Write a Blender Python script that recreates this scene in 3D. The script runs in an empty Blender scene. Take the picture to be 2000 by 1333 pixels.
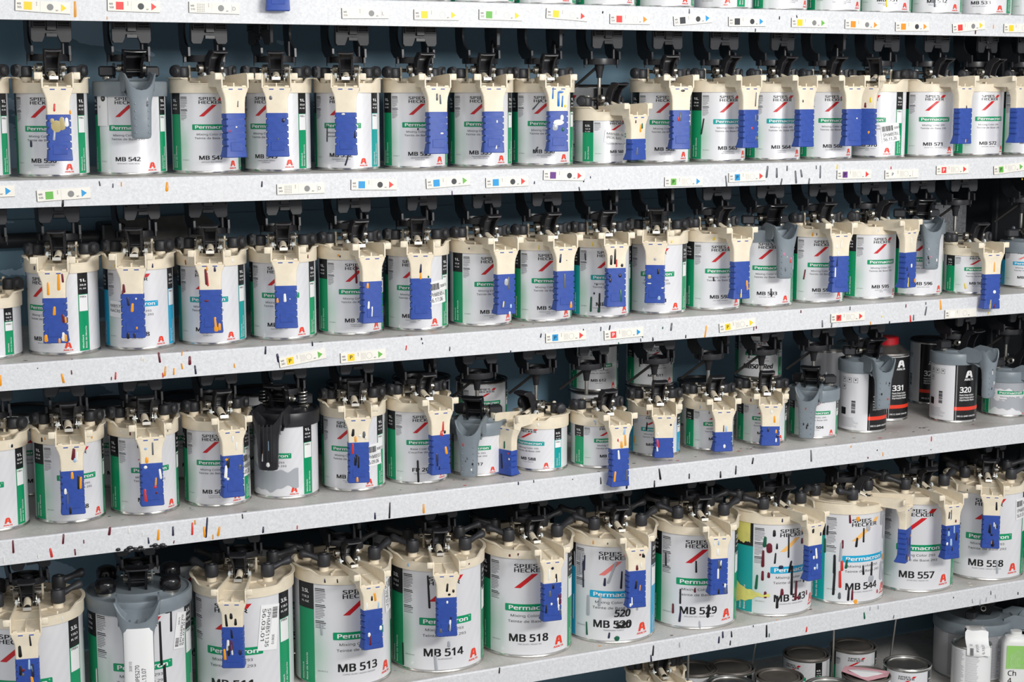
import bpy, bmesh, math, os, random
from mathutils import Vector, Matrix
random.seed(7)
scene = bpy.context.scene
COL = scene.collection
R_ = math.radians

# ------------------------------------------------------------------ camera, world, lights, exposure
CAMZ = 1.75
FPX = 3300.0
cam = bpy.data.cameras.new('camera'); cam.sensor_width = 36.0; cam.sensor_fit = 'HORIZONTAL'
cam.lens = FPX * 36.0 / 2000.0; cam.clip_start = 0.05
camo = bpy.data.objects.new('camera', cam); COL.objects.link(camo)
_p = math.atan((1333 / 2 - 170) / FPX)
_a = math.atan2(7775 - 1000, math.hypot(FPX, 1333 / 2 - 170))
camo.location = (0, 0, CAMZ)
camo.rotation_euler = (math.pi / 2 - _p, 0, _a - math.pi / 2)
scene.camera = camo

world = bpy.data.worlds.new('room_light'); scene.world = world; world.use_nodes = True
_bg = world.node_tree.nodes['Background']
_bg.inputs[0].default_value = (0.95, 0.97, 1.0, 1); _bg.inputs[1].default_value = 0.58

def area(name, loc, target, sx, sy, power, color=(1, 1, 1)):
    l = bpy.data.lights.new(name, 'AREA'); l.shape = 'RECTANGLE'; l.size = sx; l.size_y = sy
    l.energy = power; l.color = color
    o = bpy.data.objects.new(name, l); COL.objects.link(o); o.location = loc
    o.rotation_euler = (Vector(target) - Vector(loc)).to_track_quat('-Z', 'Y').to_euler()
    return o
area('window_light', (1.75, 0.2, CAMZ + 0.40), (1.45, 2.7, CAMZ - 0.30), 0.85, 0.26, 42, (1.0, 0.985, 0.96))
area('ceiling_tube_light', (0.4, -0.6, 3.5), (1.2, 2.8, 1.2), 2.6, 0.5, 30, (1.0, 0.98, 0.95))
scene.view_settings.view_transform = 'Standard'
scene.view_settings.look = 'None'
scene.view_settings.gamma = 1.0
scene.view_settings.exposure = 0.07

# ------------------------------------------------------------------ materials
def lin(c):
    return tuple(((x / 255) / 12.92 if x <= 10 else (((x / 255) + 0.055) / 1.055) ** 2.4) for x in c) + (1,)
MATS = {}
def mat(name, rgb, rough=0.5, metal=0.0, vary=0.0, vscale=40.0, bump=0.0, bscale=300.0, spec=0.5, coat=0.0):
    m = bpy.data.materials.new(name); m.use_nodes = True
    nt = m.node_tree; b = nt.nodes['Principled BSDF']
    b.inputs['Base Color'].default_value = lin(rgb); b.inputs['Roughness'].default_value = rough
    b.inputs['Metallic'].default_value = metal; b.inputs['Specular IOR Level'].default_value = spec
    if coat: b.inputs['Coat Weight'].default_value = coat; b.inputs['Coat Roughness'].default_value = 0.08
    if vary or bump:
        tc = nt.nodes.new('ShaderNodeTexCoord')
    if vary:
        n = nt.nodes.new('ShaderNodeTexNoise'); n.inputs['Scale'].default_value = vscale; n.inputs['Detail'].default_value = 5
        nt.links.new(tc.outputs['Object'], n.inputs['Vector'])
        r = nt.nodes.new('ShaderNodeValToRGB')
        a = lin(rgb); r.color_ramp.elements[0].position = 0.35; r.color_ramp.elements[1].position = 0.65
        r.color_ramp.elements[0].color = tuple(x * (1 - vary) for x in a[:3]) + (1,)
        r.color_ramp.elements[1].color = tuple(min(1, x * (1 + vary)) for x in a[:3]) + (1,)
        nt.links.new(n.outputs['Fac'], r.inputs['Fac']); nt.links.new(r.outputs['Color'], b.inputs['Base Color'])
    if bump:
        n2 = nt.nodes.new('ShaderNodeTexNoise'); n2.inputs['Scale'].default_value = bscale; n2.inputs['Detail'].default_value = 3
        nt.links.new(tc.outputs['Object'], n2.inputs['Vector'])
        bp = nt.nodes.new('ShaderNodeBump'); bp.inputs['Strength'].default_value = bump; bp.inputs['Distance'].default_value = 0.0006
        nt.links.new(n2.outputs['Fac'], bp.inputs['Height']); nt.links.new(bp.outputs['Normal'], b.inputs['Normal'])
    MATS[name] = m
    return m
mat('cream_plastic', (233, 221, 198), 0.42, vary=0.05, vscale=60, bump=0.05)
mat('nylon', (200, 206, 206), 0.4)
mat('cream_dusty', (214, 200, 176), 0.6, vary=0.12, vscale=45, bump=0.1)
mat('blue_rubber', (42, 74, 158), 0.45, vary=0.07, vscale=120, bump=0.08)
mat('black_plastic', (36, 36, 40), 0.38, vary=0.15, vscale=80)
mat('black_matte', (46, 47, 51), 0.5, vary=0.12, vscale=60)
mat('black_gloss', (22, 22, 25), 0.2)
mat('grey_plastic', (126, 136, 143), 0.38, vary=0.05, vscale=50, bump=0.05)
mat('steel', (196, 192, 184), 0.28, 0.95, vary=0.08, vscale=60)
mat('dark_steel', (92, 90, 88), 0.4, 0.85, vary=0.1, vscale=60)
mat('tin_plate', (205, 203, 198), 0.24, 0.95, vary=0.06, vscale=30)
mat('tin_lid_dusty', (120, 114, 108), 0.5, 0.5, vary=0.15, vscale=25)
mat('tag_card', (236, 232, 222), 0.6, vary=0.03, vscale=60)
mat('tag_edge', (60, 58, 55), 0.7)
mat('print_black', (22, 22, 24), 0.4)
mat('print_grey', (120, 120, 124), 0.45)
mat('print_light', (178, 178, 182), 0.45)
mat('print_white', (240, 240, 240), 0.4)
mat('print_red', (206, 26, 34), 0.35)
mat('print_orange_red', (232, 62, 36), 0.35)
mat('print_pale_red', (232, 128, 124), 0.4)
mat('print_pale_orange', (246, 190, 110), 0.4)
mat('print_green', (0, 150, 98), 0.3)
mat('print_teal', (16, 160, 158), 0.3)
mat('print_cyan', (24, 166, 208), 0.3)
mat('print_black_label', (20, 20, 22), 0.3)
mat('yellow_tape', (220, 214, 118), 0.5, vary=0.08, vscale=60)
mat('paper_white', (240, 240, 240), 0.6)
mat('pink_tape', (222, 168, 176), 0.55, vary=0.06)
mat('red_cap', (186, 20, 34), 0.4)
mat('white_plastic', (228, 228, 226), 0.4)
mat('lime_print', (150, 205, 110), 0.4)
mat('dark_panel', (52, 54, 58), 0.6, vary=0.12, vscale=6)
mat('concrete', (120, 118, 114), 0.9, vary=0.1, vscale=5)
DRIP = {'o': (236, 156, 32), 'n': (34, 36, 66), 'k': (24, 24, 28), 'm': (104, 24, 40), 'r': (206, 52, 44), 'w': (232, 232, 228),
        'y': (240, 208, 36), 'g': (18, 92, 66), 'b': (30, 110, 190), 't': (176, 160, 110), 'e': (92, 96, 102), 'l': (160, 190, 220),
        'v': (78, 40, 100), 'c': (238, 228, 206), 's': (168, 172, 178), 'p': (230, 110, 150)}
for k, c in DRIP.items(): mat('paint_' + k, c, 0.3)
for k, c in {'tagred': (226, 62, 58), 'taggreen': (104, 178, 76), 'tagyellow': (244, 206, 40), 'tagblue': (30, 150, 212),
             'tagorange': (240, 146, 40), 'tagpurple': (104, 52, 132), 'tagblack': (56, 58, 62), 'tagwhite': (244, 242, 236), 'taggrey': (132, 132, 132)}.items():
    mat(k, c, 0.5)

def galvanised(name, base, lo, hi, metal, dirt):
    m = bpy.data.materials.new(name); m.use_nodes = True; nt = m.node_tree; b = nt.nodes['Principled BSDF']
    tc = nt.nodes.new('ShaderNodeTexCoord')
    v = nt.nodes.new('ShaderNodeTexVoronoi'); v.inputs['Scale'].default_value = 420
    n = nt.nodes.new('ShaderNodeTexNoise'); n.inputs['Scale'].default_value = 180; n.inputs['Detail'].default_value = 4
    n3 = nt.nodes.new('ShaderNodeTexNoise'); n3.inputs['Scale'].default_value = 9; n3.inputs['Detail'].default_value = 6
    for x in (v, n, n3): nt.links.new(tc.outputs['Object'], x.inputs['Vector'])
    mx = nt.nodes.new('ShaderNodeMath'); mx.operation = 'ADD'
    sp = nt.nodes.new('ShaderNodeSeparateColor'); nt.links.new(v.outputs['Color'], sp.inputs[0])
    mu = nt.nodes.new('ShaderNodeMath'); mu.operation = 'MULTIPLY'; mu.inputs[1].default_value = 0.35
    nt.links.new(sp.outputs[0], mu.inputs[0]); nt.links.new(mu.outputs[0], mx.inputs[0]); nt.links.new(n.outputs['Fac'], mx.inputs[1])
    r = nt.nodes.new('ShaderNodeValToRGB'); r.color_ramp.elements[0].position = 0.42; r.color_ramp.elements[1].position = 1.0
    r.color_ramp.elements[0].color = lin(lo); r.color_ramp.elements[1].color = lin(hi)
    nt.links.new(mx.outputs[0], r.inputs['Fac'])
    r2 = nt.nodes.new('ShaderNodeValToRGB'); r2.color_ramp.elements[0].position = 0.50; r2.color_ramp.elements[1].position = 0.72
    r2.color_ramp.elements[0].color = (0, 0, 0, 1); r2.color_ramp.elements[1].color = (dirt, dirt, dirt, 1)
    nt.links.new(n3.outputs['Fac'], r2.inputs['Fac'])
    mix = nt.nodes.new('ShaderNodeMix'); mix.data_type = 'RGBA'
    nt.links.new(r2.outputs['Color'], mix.inputs['Factor']); nt.links.new(r.outputs['Color'], mix.inputs[6]); mix.inputs[7].default_value = lin(base)
    nt.links.new(mix.outputs[2], b.inputs['Base Color'])
    b.inputs['Metallic'].default_value = metal; b.inputs['Roughness'].default_value = 0.5
    bp = nt.nodes.new('ShaderNodeBump'); bp.inputs['Strength'].default_value = 0.12; bp.inputs['Distance'].default_value = 0.0004
    nt.links.new(mx.outputs[0], bp.inputs['Height']); nt.links.new(bp.outputs['Normal'], b.inputs['Normal'])
    MATS[name] = m
galvanised('galvanised_lip', (212, 212, 213), (206, 207, 210), (226, 227, 229), 0.0, 0.3)
galvanised('galvanised_deck', (150, 144, 136), (196, 192, 188), (212, 209, 205), 0.05, 0.7)
galvanised('galvanised_box', (120, 120, 124), (120, 122, 126), (168, 170, 172), 0.4, 0.3)

def wall_material():
    m = bpy.data.materials.new('blue_painted_wall'); m.use_nodes = True; nt = m.node_tree; b = nt.nodes['Principled BSDF']
    tc = nt.nodes.new('ShaderNodeTexCoord')
    mp = nt.nodes.new('ShaderNodeMapping'); mp.inputs['Scale'].default_value = (5, 1, 11)
    nt.links.new(tc.outputs['Object'], mp.inputs['Vector'])
    n = nt.nodes.new('ShaderNodeTexNoise'); n.inputs['Scale'].default_value = 1.0; n.inputs['Detail'].default_value = 7; n.inputs['Distortion'].default_value = 0.6
    nt.links.new(mp.outputs['Vector'], n.inputs['Vector'])
    n2 = nt.nodes.new('ShaderNodeTexNoise'); n2.inputs['Scale'].default_value = 4; n2.inputs['Detail'].default_value = 8
    nt.links.new(tc.outputs['Object'], n2.inputs['Vector'])
    base = nt.nodes.new('ShaderNodeValToRGB'); base.color_ramp.elements[0].color = lin((104, 138, 158)); base.color_ramp.elements[1].color = lin((124, 156, 176))
    nt.links.new(n2.outputs['Fac'], base.inputs['Fac'])
    # old paler paint showing in ragged patches, mostly near the left end of the wall
    sx = nt.nodes.new('ShaderNodeSeparateXYZ'); nt.links.new(tc.outputs['Object'], sx.inputs[0])
    mr = nt.nodes.new('ShaderNodeMapRange'); mr.inputs['From Min'].default_value = 1.25; mr.inputs['From Max'].default_value = 0.55
    mr.inputs['To Min'].default_value = -0.16; mr.inputs['To Max'].default_value = 0.02
    nt.links.new(sx.outputs['X'], mr.inputs['Value'])
    ad = nt.nodes.new('ShaderNodeMath'); ad.operation = 'ADD'; nt.links.new(n.outputs['Fac'], ad.inputs[0]); nt.links.new(mr.outputs[0], ad.inputs[1])
    st = nt.nodes.new('ShaderNodeValToRGB'); st.color_ramp.interpolation = 'CONSTANT'
    st.color_ramp.elements[0].color = (0, 0, 0, 1); st.color_ramp.elements[1].position = 0.565; st.color_ramp.elements[1].color = (1, 1, 1, 1)
    nt.links.new(ad.outputs[0], st.inputs['Fac'])
    mix = nt.nodes.new('ShaderNodeMix'); mix.data_type = 'RGBA'
    nt.links.new(st.outputs['Color'], mix.inputs['Factor']); nt.links.new(base.outputs['Color'], mix.inputs[6]); mix.inputs[7].default_value = lin((168, 196, 218))
    nt.links.new(mix.outputs[2], b.inputs['Base Color']); b.inputs['Roughness'].default_value = 0.6
    MATS['blue_painted_wall'] = m
wall_material()

def label_material(name, tint):
    m = bpy.data.materials.new(name); m.use_nodes = True; nt = m.node_tree; b = nt.nodes['Principled BSDF']
    uv = nt.nodes.new('ShaderNodeUVMap'); s = nt.nodes.new('ShaderNodeSeparateXYZ'); nt.links.new(uv.outputs[0], s.inputs[0])
    a = nt.nodes.new('ShaderNodeMapRange'); a.interpolation_type = 'SMOOTHSTEP'   # printed fade next to the left strip
    a.inputs['From Min'].default_value = -60; a.inputs['From Max'].default_value = -28; a.inputs['To Min'].default_value = 1; a.inputs['To Max'].default_value = 0
    nt.links.new(s.outputs[0], a.inputs['Value'])
    c = nt.nodes.new('ShaderNodeValToRGB'); e = c.color_ramp.elements
    e[0].position = 0.0; e[0].color = (0.25, 0.25, 0.25, 1); e[1].position = 0.32; e[1].color = (0.62, 0.62, 0.62, 1)
    x = c.color_ramp.elements.new(0.66); x.color = (0, 0, 0, 1)
    nt.links.new(s.outputs[1], c.inputs['Fac'])
    mu = nt.nodes.new('ShaderNodeMath'); mu.operation = 'MULTIPLY'; nt.links.new(a.outputs[0], mu.inputs[0]); nt.links.new(c.outputs['Color'], mu.inputs[1])
    w = nt.nodes.new('ShaderNodeTexWave'); w.inputs['Scale'].default_value = 4.2; w.inputs['Distortion'].default_value = 1.2; w.bands_direction = 'DIAGONAL'
    mp = nt.nodes.new('ShaderNodeMapping'); mp.inputs['Scale'].default_value = (-0.012, 1.0, 1); nt.links.new(uv.outputs[0], mp.inputs['Vector']); nt.links.new(mp.outputs[0], w.inputs['Vector'])
    wr = nt.nodes.new('ShaderNodeMapRange'); wr.inputs['From Min'].default_value = 5; wr.inputs['From Max'].default_value = 40; wr.inputs['To Max'].default_value = 0.22
    nt.links.new(s.outputs[0], wr.inputs['Value'])
    wv = nt.nodes.new('ShaderNodeValToRGB'); wv.color_ramp.elements[0].color = (1, 1, 1, 1); wv.color_ramp.elements[1].position = 0.6; wv.color_ramp.elements[1].color = (0, 0, 0, 1)
    wz = wv.color_ramp.elements.new(0.3); wz.color = (0, 0, 0, 1)
    nt.links.new(s.outputs[1], wv.inputs['Fac'])
    wm = nt.nodes.new('ShaderNodeMath'); wm.operation = 'MULTIPLY'; nt.links.new(w.outputs['Fac'], wm.inputs[0]); nt.links.new(wr.outputs[0], wm.inputs[1])
    base = nt.nodes.new('ShaderNodeMix'); base.data_type = 'RGBA'; base.inputs[6].default_value = lin((230, 230, 233)); base.inputs[7].default_value = lin((244, 244, 246))
    nt.links.new(wm.outputs[0], base.inputs['Factor'])
    mix = nt.nodes.new('ShaderNodeMix'); mix.data_type = 'RGBA'
    nt.links.new(mu.outputs[0], mix.inputs['Factor']); nt.links.new(base.outputs[2], mix.inputs[6]); mix.inputs[7].default_value = lin(tint)
    nt.links.new(mix.outputs[2], b.inputs['Base Color']); b.inputs['Roughness'].default_value = 0.3
    b.inputs['Metallic'].default_value = 0.15
    MATS[name] = m
label_material('label_green', (150, 205, 172))
label_material('label_cyan', (178, 214, 206))
label_material('label_plain', (222, 222, 225))

# ------------------------------------------------------------------ mesh helpers
class G:
    """collects faces; mesh() turns them into one mesh datablock"""
    def __init__(s): s.v = []; s.f = []; s.m = []; s.mats = []
    def mi(s, m):
        if m not in s.mats: s.mats.append(m)
        return s.mats.index(m)
    def add(s, vs, fs, m):
        o = len(s.v); i = s.mi(m)
        s.v += [tuple(p) for p in vs]; s.f += [tuple(o + k for k in f) for f in fs]; s.m += [i] * len(fs)
    def box(s, x0, x1, y0, y1, z0, z1, m, c=0.0, M=None):
        if c <= 0:
            v = [(x, y, z) for x in (x0, x1) for y in (y0, y1) for z in (z0, z1)]
            f = [(0, 1, 3, 2), (4, 6, 7, 5), (0, 4, 5, 1), (2, 3, 7, 6), (0, 2, 6, 4), (1, 5, 7, 3)]
        else:
            rings = []
            for z, k in ((z0, c), (z0 + c, 0), (z1 - c, 0), (z1, c)):
                rings.append([(x0 + c + k * 0.7, y0 + k, z), (x1 - c - k * 0.7, y0 + k, z), (x1 - k, y0 + c + k * 0.7, z), (x1 - k, y1 - c - k * 0.7, z),
                              (x1 - c - k * 0.7, y1 - k, z), (x0 + c + k * 0.7, y1 - k, z), (x0 + k, y1 - c - k * 0.7, z), (x0 + k, y0 + c + k * 0.7, z)])
            return s.loft(rings, m, M=M)
        if M: v = [M @ Vector(p) for p in v]
        s.add(v, f, m)
    def loft(s, rings, m, cap0=True, cap1=True, M=None, close=True):
        n = len(rings[0]); v = [p for r in rings for p in r]; f = []
        for i in range(len(rings) - 1):
            for j in range(n if close else n - 1):
                k = (j + 1) % n
                f.append((i * n + j, i * n + k, (i + 1) * n + k, (i + 1) * n + j))
        if cap0: f.append(tuple(reversed(range(n))))
        if cap1: f.append(tuple((len(rings) - 1) * n + j for j in range(n)))
        if M: v = [M @ Vector(p) for p in v]
        s.add(v, f, m)
    def cyl(s, p0, p1, r0, r1, n, m, cap=True):
        p0 = Vector(p0); p1 = Vector(p1); d = (p1 - p0).normalized()
        a = d.orthogonal().normalized(); b = d.cross(a)
        s.loft([[p + (a * math.cos(t) + b * math.sin(t)) * r for t in [2 * math.pi * k / n for k in range(n)]] for p, r in ((p0, r0), (p1, r1))], m, cap, cap)
    def rev(s, prof, n, m, cx=0, cy=0):
        rings = [[(cx + r * math.sin(2 * math.pi * k / n), cy - r * math.cos(2 * math.pi * k / n), z) for k in range(n)] for r, z in prof]
        s.loft(rings, m, prof[0][0] > 1e-6, prof[-1][0] > 1e-6)
    def tube(s, pts, r, n, m):
        pts = [Vector(p) for p in pts]; rings = []
        t0 = (pts[1] - pts[0]).normalized(); a = t0.orthogonal().normalized()
        for i, p in enumerate(pts):
            t = (pts[min(i + 1, len(pts) - 1)] - pts[max(i - 1, 0)]).normalized()
            a = (a - t * a.dot(t)).normalized(); b = t.cross(a)
            rr = r[i] if isinstance(r, (list, tuple)) else r
            rings.append([p + (a * math.cos(2 * math.pi * k / n) + b * math.sin(2 * math.pi * k / n)) * rr for k in range(n)])
        s.loft(rings, m)
    def prism(s, poly, f3, t0, t1, m):
        """poly of 2D points; f3(a, b, t) -> 3D; extruded from t0 to t1"""
        s.loft([[f3(a, b, t0) for a, b in poly], [f3(a, b, t1) for a, b in poly]], m)
    def mesh(s, name, smooth=35, bevel=0.0):
        me = bpy.data.meshes.new(name); me.from_pydata(s.v, [], s.f); me.polygons.foreach_set('material_index', s.m)
        for m in s.mats: me.materials.append(MATS[m])
        bm = bmesh.new(); bm.from_mesh(me)
        bmesh.ops.recalc_face_normals(bm, faces=bm.faces)
        if bevel:
            bmesh.ops.remove_doubles(bm, verts=bm.verts, dist=1e-6)
            es = [e for e in bm.edges if len(e.link_faces) == 2 and e.calc_face_angle(0) > R_(40)]
            bmesh.ops.bevel(bm, geom=es, offset=bevel, segments=1, affect='EDGES', clamp_overlap=True)
        bm.to_mesh(me); bm.free()
        if smooth:
            me.polygons.foreach_set('use_smooth', [True] * len(me.polygons)); me.set_sharp_from_angle(angle=R_(smooth))
        me.update()
        return me

def obj(name, me, parent=None, loc=(0, 0, 0), rot=(0, 0, 0)):
    o = bpy.data.objects.new(name, me); COL.objects.link(o); o.parent = parent; o.location = loc; o.rotation_euler = rot
    return o
def tag(o, label, cat, group=None):
    o['label'] = label; o['category'] = cat
    if group: o['group'] = group
    return o
def stuff(o): o['kind'] = 'stuff'; return o

# flat shapes (x, z) wrapped on a cylinder or laid on a plane
_TXT = {}
try:      # a plain sans that comes with Blender; its built-in font if it is not there
    FONT = bpy.data.fonts.load(os.path.join(bpy.utils.resource_path('LOCAL'), 'datafiles', 'fonts', 'NotoSansHebrew-Regular.woff2'))
except Exception:
    FONT = None
def text_flat(s, bold=0.0, res=2):
    k = (s, bold)
    if k in _TXT: return _TXT[k]
    cu = bpy.data.curves.new('lettering', 'FONT'); cu.body = s; cu.resolution_u = res; cu.fill_mode = 'FRONT'
    if FONT: cu.font = FONT
    o = bpy.data.objects.new('lettering', cu); COL.objects.link(o)
    me = bpy.data.meshes.new_from_object(o)
    v = [(p.co.x, p.co.y) for p in me.vertices]; f = [tuple(p.vertices) for p in me.polygons]
    bpy.data.objects.remove(o); bpy.data.curves.remove(cu); bpy.data.meshes.remove(me)
    if bold:   # heavier strokes: the same outline laid down a few times, slightly shifted
        n = len(v); vv = []; ff = []
        for i, (dx, dy) in enumerate(((-bold, -bold * 0.5), (-bold, bold * 0.5), (bold, -bold * 0.5), (bold, bold * 0.5), (0, 0))):
            vv += [(x + dx, y + dy, i * 0.00003) for x, y in v]; ff += [tuple(i * n + q for q in t) for t in f]
        v, f = vv, ff
    _TXT[k] = (v, f)
    return _TXT[k]
_hv = text_flat('H')[0]
CAPH = max(p[1] for p in _hv) - min(p[1] for p in _hv); CAPB = min(p[1] for p in _hv)
class Flat:
    def __init__(s): s.v = []; s.f = []; s.m = []
    def add(s, v, f, m):
        o = len(s.v); s.v += v; s.f += [tuple(o + k for k in q) for q in f]; s.m += [m] * len(f)
    def rect(s, x0, x1, z0, z1, m, skew=0.0): s.poly([(x0, z0), (x1, z0), (x1 + skew, z1), (x0 + skew, z1)], m)
    def poly(s, pts, m): s.add(list(pts), [tuple(range(len(pts)))], m)
    def round_rect(s, x0, x1, z0, z1, r, m):
        pts = []
        for cx, cz, a0 in ((x1 - r, z0 + r, -90), (x1 - r, z1 - r, 0), (x0 + r, z1 - r, 90), (x0 + r, z0 + r, 180)):
            pts += [(cx + r * math.cos(R_(a0 + 30 * k)), cz + r * math.sin(R_(a0 + 30 * k))) for k in range(4)]
        s.poly(pts, m)
    def disc(s, cx, cz, r, m, n=20): s.poly([(cx + r * math.cos(2 * math.pi * k / n), cz + r * math.sin(2 * math.pi * k / n)) for k in range(n)], m)
    def ring(s, cx, cz, r, w, m, n=24):
        v = []; f = []
        for k in range(n):
            c, q = math.cos(2 * math.pi * k / n), math.sin(2 * math.pi * k / n)
            v += [(cx + r * c, cz + r * q), (cx + (r - w) * c, cz + (r - w) * q)]
            j = (k + 1) % n; f.append((2 * k, 2 * j, 2 * j + 1, 2 * k + 1))
        s.add(v, f, m)
    def text(s, t, x0, z0, cap, m, width=None, bold=0.0, center=False, rot=0.0, slant=0.0):
        v, f = text_flat(t, bold)
        if not v: return
        a = min(p[0] for p in v); b = max(p[0] for p in v)
        ky = cap / CAPH; kx = ky if width is None else width / (b - a)
        off = -(b - a) * kx / 2 if center else 0
        c, q = math.cos(rot), math.sin(rot)
        out = []
        for p in v:
            x = (p[0] - a) * kx + off + slant * (p[1] - CAPB) * ky; z = (p[1] - CAPB) * ky
            out.append((x0 + x * c - z * q, z0 + x * q + z * c) + tuple(p[2:]))
        s.add(out, f, m)
    def move(s, dx, dz, rot):
        c, q = math.cos(rot), math.sin(rot)
        s.v = [(dx + p[0] * c - p[1] * q, dz + p[0] * q + p[1] * c) + tuple(p[2:]) for p in s.v]
        return s
    def wrap(s, name, R, off=0.0004, step=0.006, uv=None):
        """wrap onto a cylinder of radius R, x = arc length from the front (-Y)"""
        me = bpy.data.meshes.new(name); bm = bmesh.new(); vs = [bm.verts.new((p[0], p[2] if len(p) > 2 else 0, p[1])) for p in s.v]
        mats = []
        for q, m in zip(s.f, s.m):
            if m not in mats: mats.append(m)
            try: fc = bm.faces.new([vs[k] for k in q]); fc.material_index = mats.index(m)
            except ValueError: pass
        xs = [p[0] for p in s.v]; x = math.ceil(min(xs) / step) * step
        while x < max(xs):
            bmesh.ops.bisect_plane(bm, geom=bm.verts[:] + bm.edges[:] + bm.faces[:], plane_co=(x, 0, 0), plane_no=(1, 0, 0)); x += step
        if uv:
            lay = bm.loops.layers.uv.new('UVMap')
            for fc in bm.faces:
                for lp in fc.loops: lp[lay].uv = (math.degrees(lp.vert.co.x / R), lp.vert.co.z / uv)
        for p in bm.verts:
            a = p.co.x / R; r = R + off + p.co.y; p.co = (math.sin(a) * r, -math.cos(a) * r, p.co.z)
        bm.normal_update()
        for fc in bm.faces:
            c = fc.calc_center_median()
            if fc.normal.x * c.x + fc.normal.y * c.y < 0: fc.normal_flip()
        bm.to_mesh(me); bm.free()
        for m in mats: me.materials.append(MATS[m])
        me.polygons.foreach_set('use_smooth', [True] * len(me.polygons))
        return me
    def plane(s, name, y=0.0):
        """lay on a vertical plane that faces -Y"""
        me = bpy.data.meshes.new(name); mats = []
        me.from_pydata([(p[0], y - (p[2] if len(p) > 2 else 0), p[1]) for p in s.v], [], s.f)
        for m in s.m:
            if m not in mats: mats.append(m)
        me.polygons.foreach_set('material_index', [mats.index(m) for m in s.m])
        for m in mats: me.materials.append(MATS[m])
        bm = bmesh.new(); bm.from_mesh(me); bm.normal_update()
        for fc in bm.faces:
            if fc.normal.y > 0: fc.normal_flip()
        bm.to_mesh(me); bm.free()
        return me

def blob(g, fn, x, z, w, h, m, rng, t=0.0006, lean=0.0):
    """a drop of dried paint: a domed run of width w and height h; fn(x, z, t) places it on its surface"""
    t = t if w < 0.007 else 0.0004
    n = 14; o = []; i = []; s = max(0.0, h - w) * 0.5; wob = rng.uniform(-0.35, 0.35) * w if h > 2.5 * w else 0
    for k in range(n):
        a = 2 * math.pi * (k + 0.5) / n; c, q = math.cos(a), math.sin(a)
        r = w * 0.5 * rng.uniform(0.85, 1.12) * (0.78 if q > 0 and h > 1.8 * w else 1.0)
        px = r * c + wob * (1 if q > 0 else -1) * 0.5; pz = (s if q > 0 else -s) + min(h, w) * 0.5 * q
        px += lean * pz
        o.append(fn(x + px, z + pz, 0.00005)); i.append(fn(x + wob * (1 if q > 0 else -1) * 0.5 * 0.4 + lean * pz + (px - lean * pz) * 0.62, z + pz * 0.88, t))
    g.loft([o, i], m, cap0=False, cap1=True)

# ------------------------------------------------------------------ can and lid part meshes
KIND = {  # radius, height, z layout of the printed label (mm from the base): number, name, teinte, mixing, band0, band1, slash0, slash1, hecker, spies, cap heights
    'litre': dict(R=0.0546, H=0.142, num=23.3, ncap=6.3, name=18.6, tei=56, mix=62, b0=70.5, b1=79.5, s0=92, s1=110.5, hec=112, spi=117.8, cap=4.7, logo=7.8, vol='1L', top=136, k=1.0, kn=1.0),
    'half': dict(R=0.048, H=0.092, num=21, ncap=5.0, name=17.2, tei=36.5, mix=42, b0=48.5, b1=56, s0=61, s1=71, hec=72, spi=76.5, cap=3.4, logo=6.5, vol='0.5L', top=87, k=0.8, kn=0.9),
    'large': dict(R=0.0835, H=0.198, num=30.5, ncap=13.6, name=24.2, tei=66, mix=76.5, b0=87, b1=100.5, s0=130.5, s1=157, hec=160, spi=168, cap=7.0, logo=13, vol='3.5L', top=192, k=1.45, kn=1.22),
    'low': dict(R=0.0835, H=0.122, top=116, k=1.2),
    'quart': dict(R=0.0475, H=0.14, top=134, k=0.9),
}
def deg(R, d): return R * math.radians(d)

def can_body(kind):
    d = KIND[kind]; R, H = d['R'], d['H']
    g = G()
    g.rev([(0, 0.0012), (R - 0.003, 0.0012), (R - 0.002, 0), (R + 0.0008, 0.0004), (R + 0.0012, 0.0022), (R + 0.0004, 0.0036), (R, 0.005),
           (R, H - 0.004), (R + 0.001, H - 0.003), (R + 0.0012, H - 0.001), (R - 0.001, H), (R - 0.004, H - 0.004), (0, H - 0.004)], 56, 'tin_plate')
    return g.mesh('can_body', 30)
def metal_lid(R, H, m):
    g = G()
    g.rev([(R + 0.0013, H - 0.003), (R + 0.0018, H - 0.0005), (R + 0.0008, H + 0.0012), (R - 0.0015, H + 0.0005), (R - 0.0025, H - 0.003), (R - 0.0055, H - 0.003),
           (R - 0.0065, H + 0.0006), (R - 0.0095, H + 0.0006), (R - 0.0105, H - 0.0022), (R - 0.018, H - 0.0026), (0, H - 0.0024)], 48, m)
    return g.mesh('tin_lid', 30)

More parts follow.
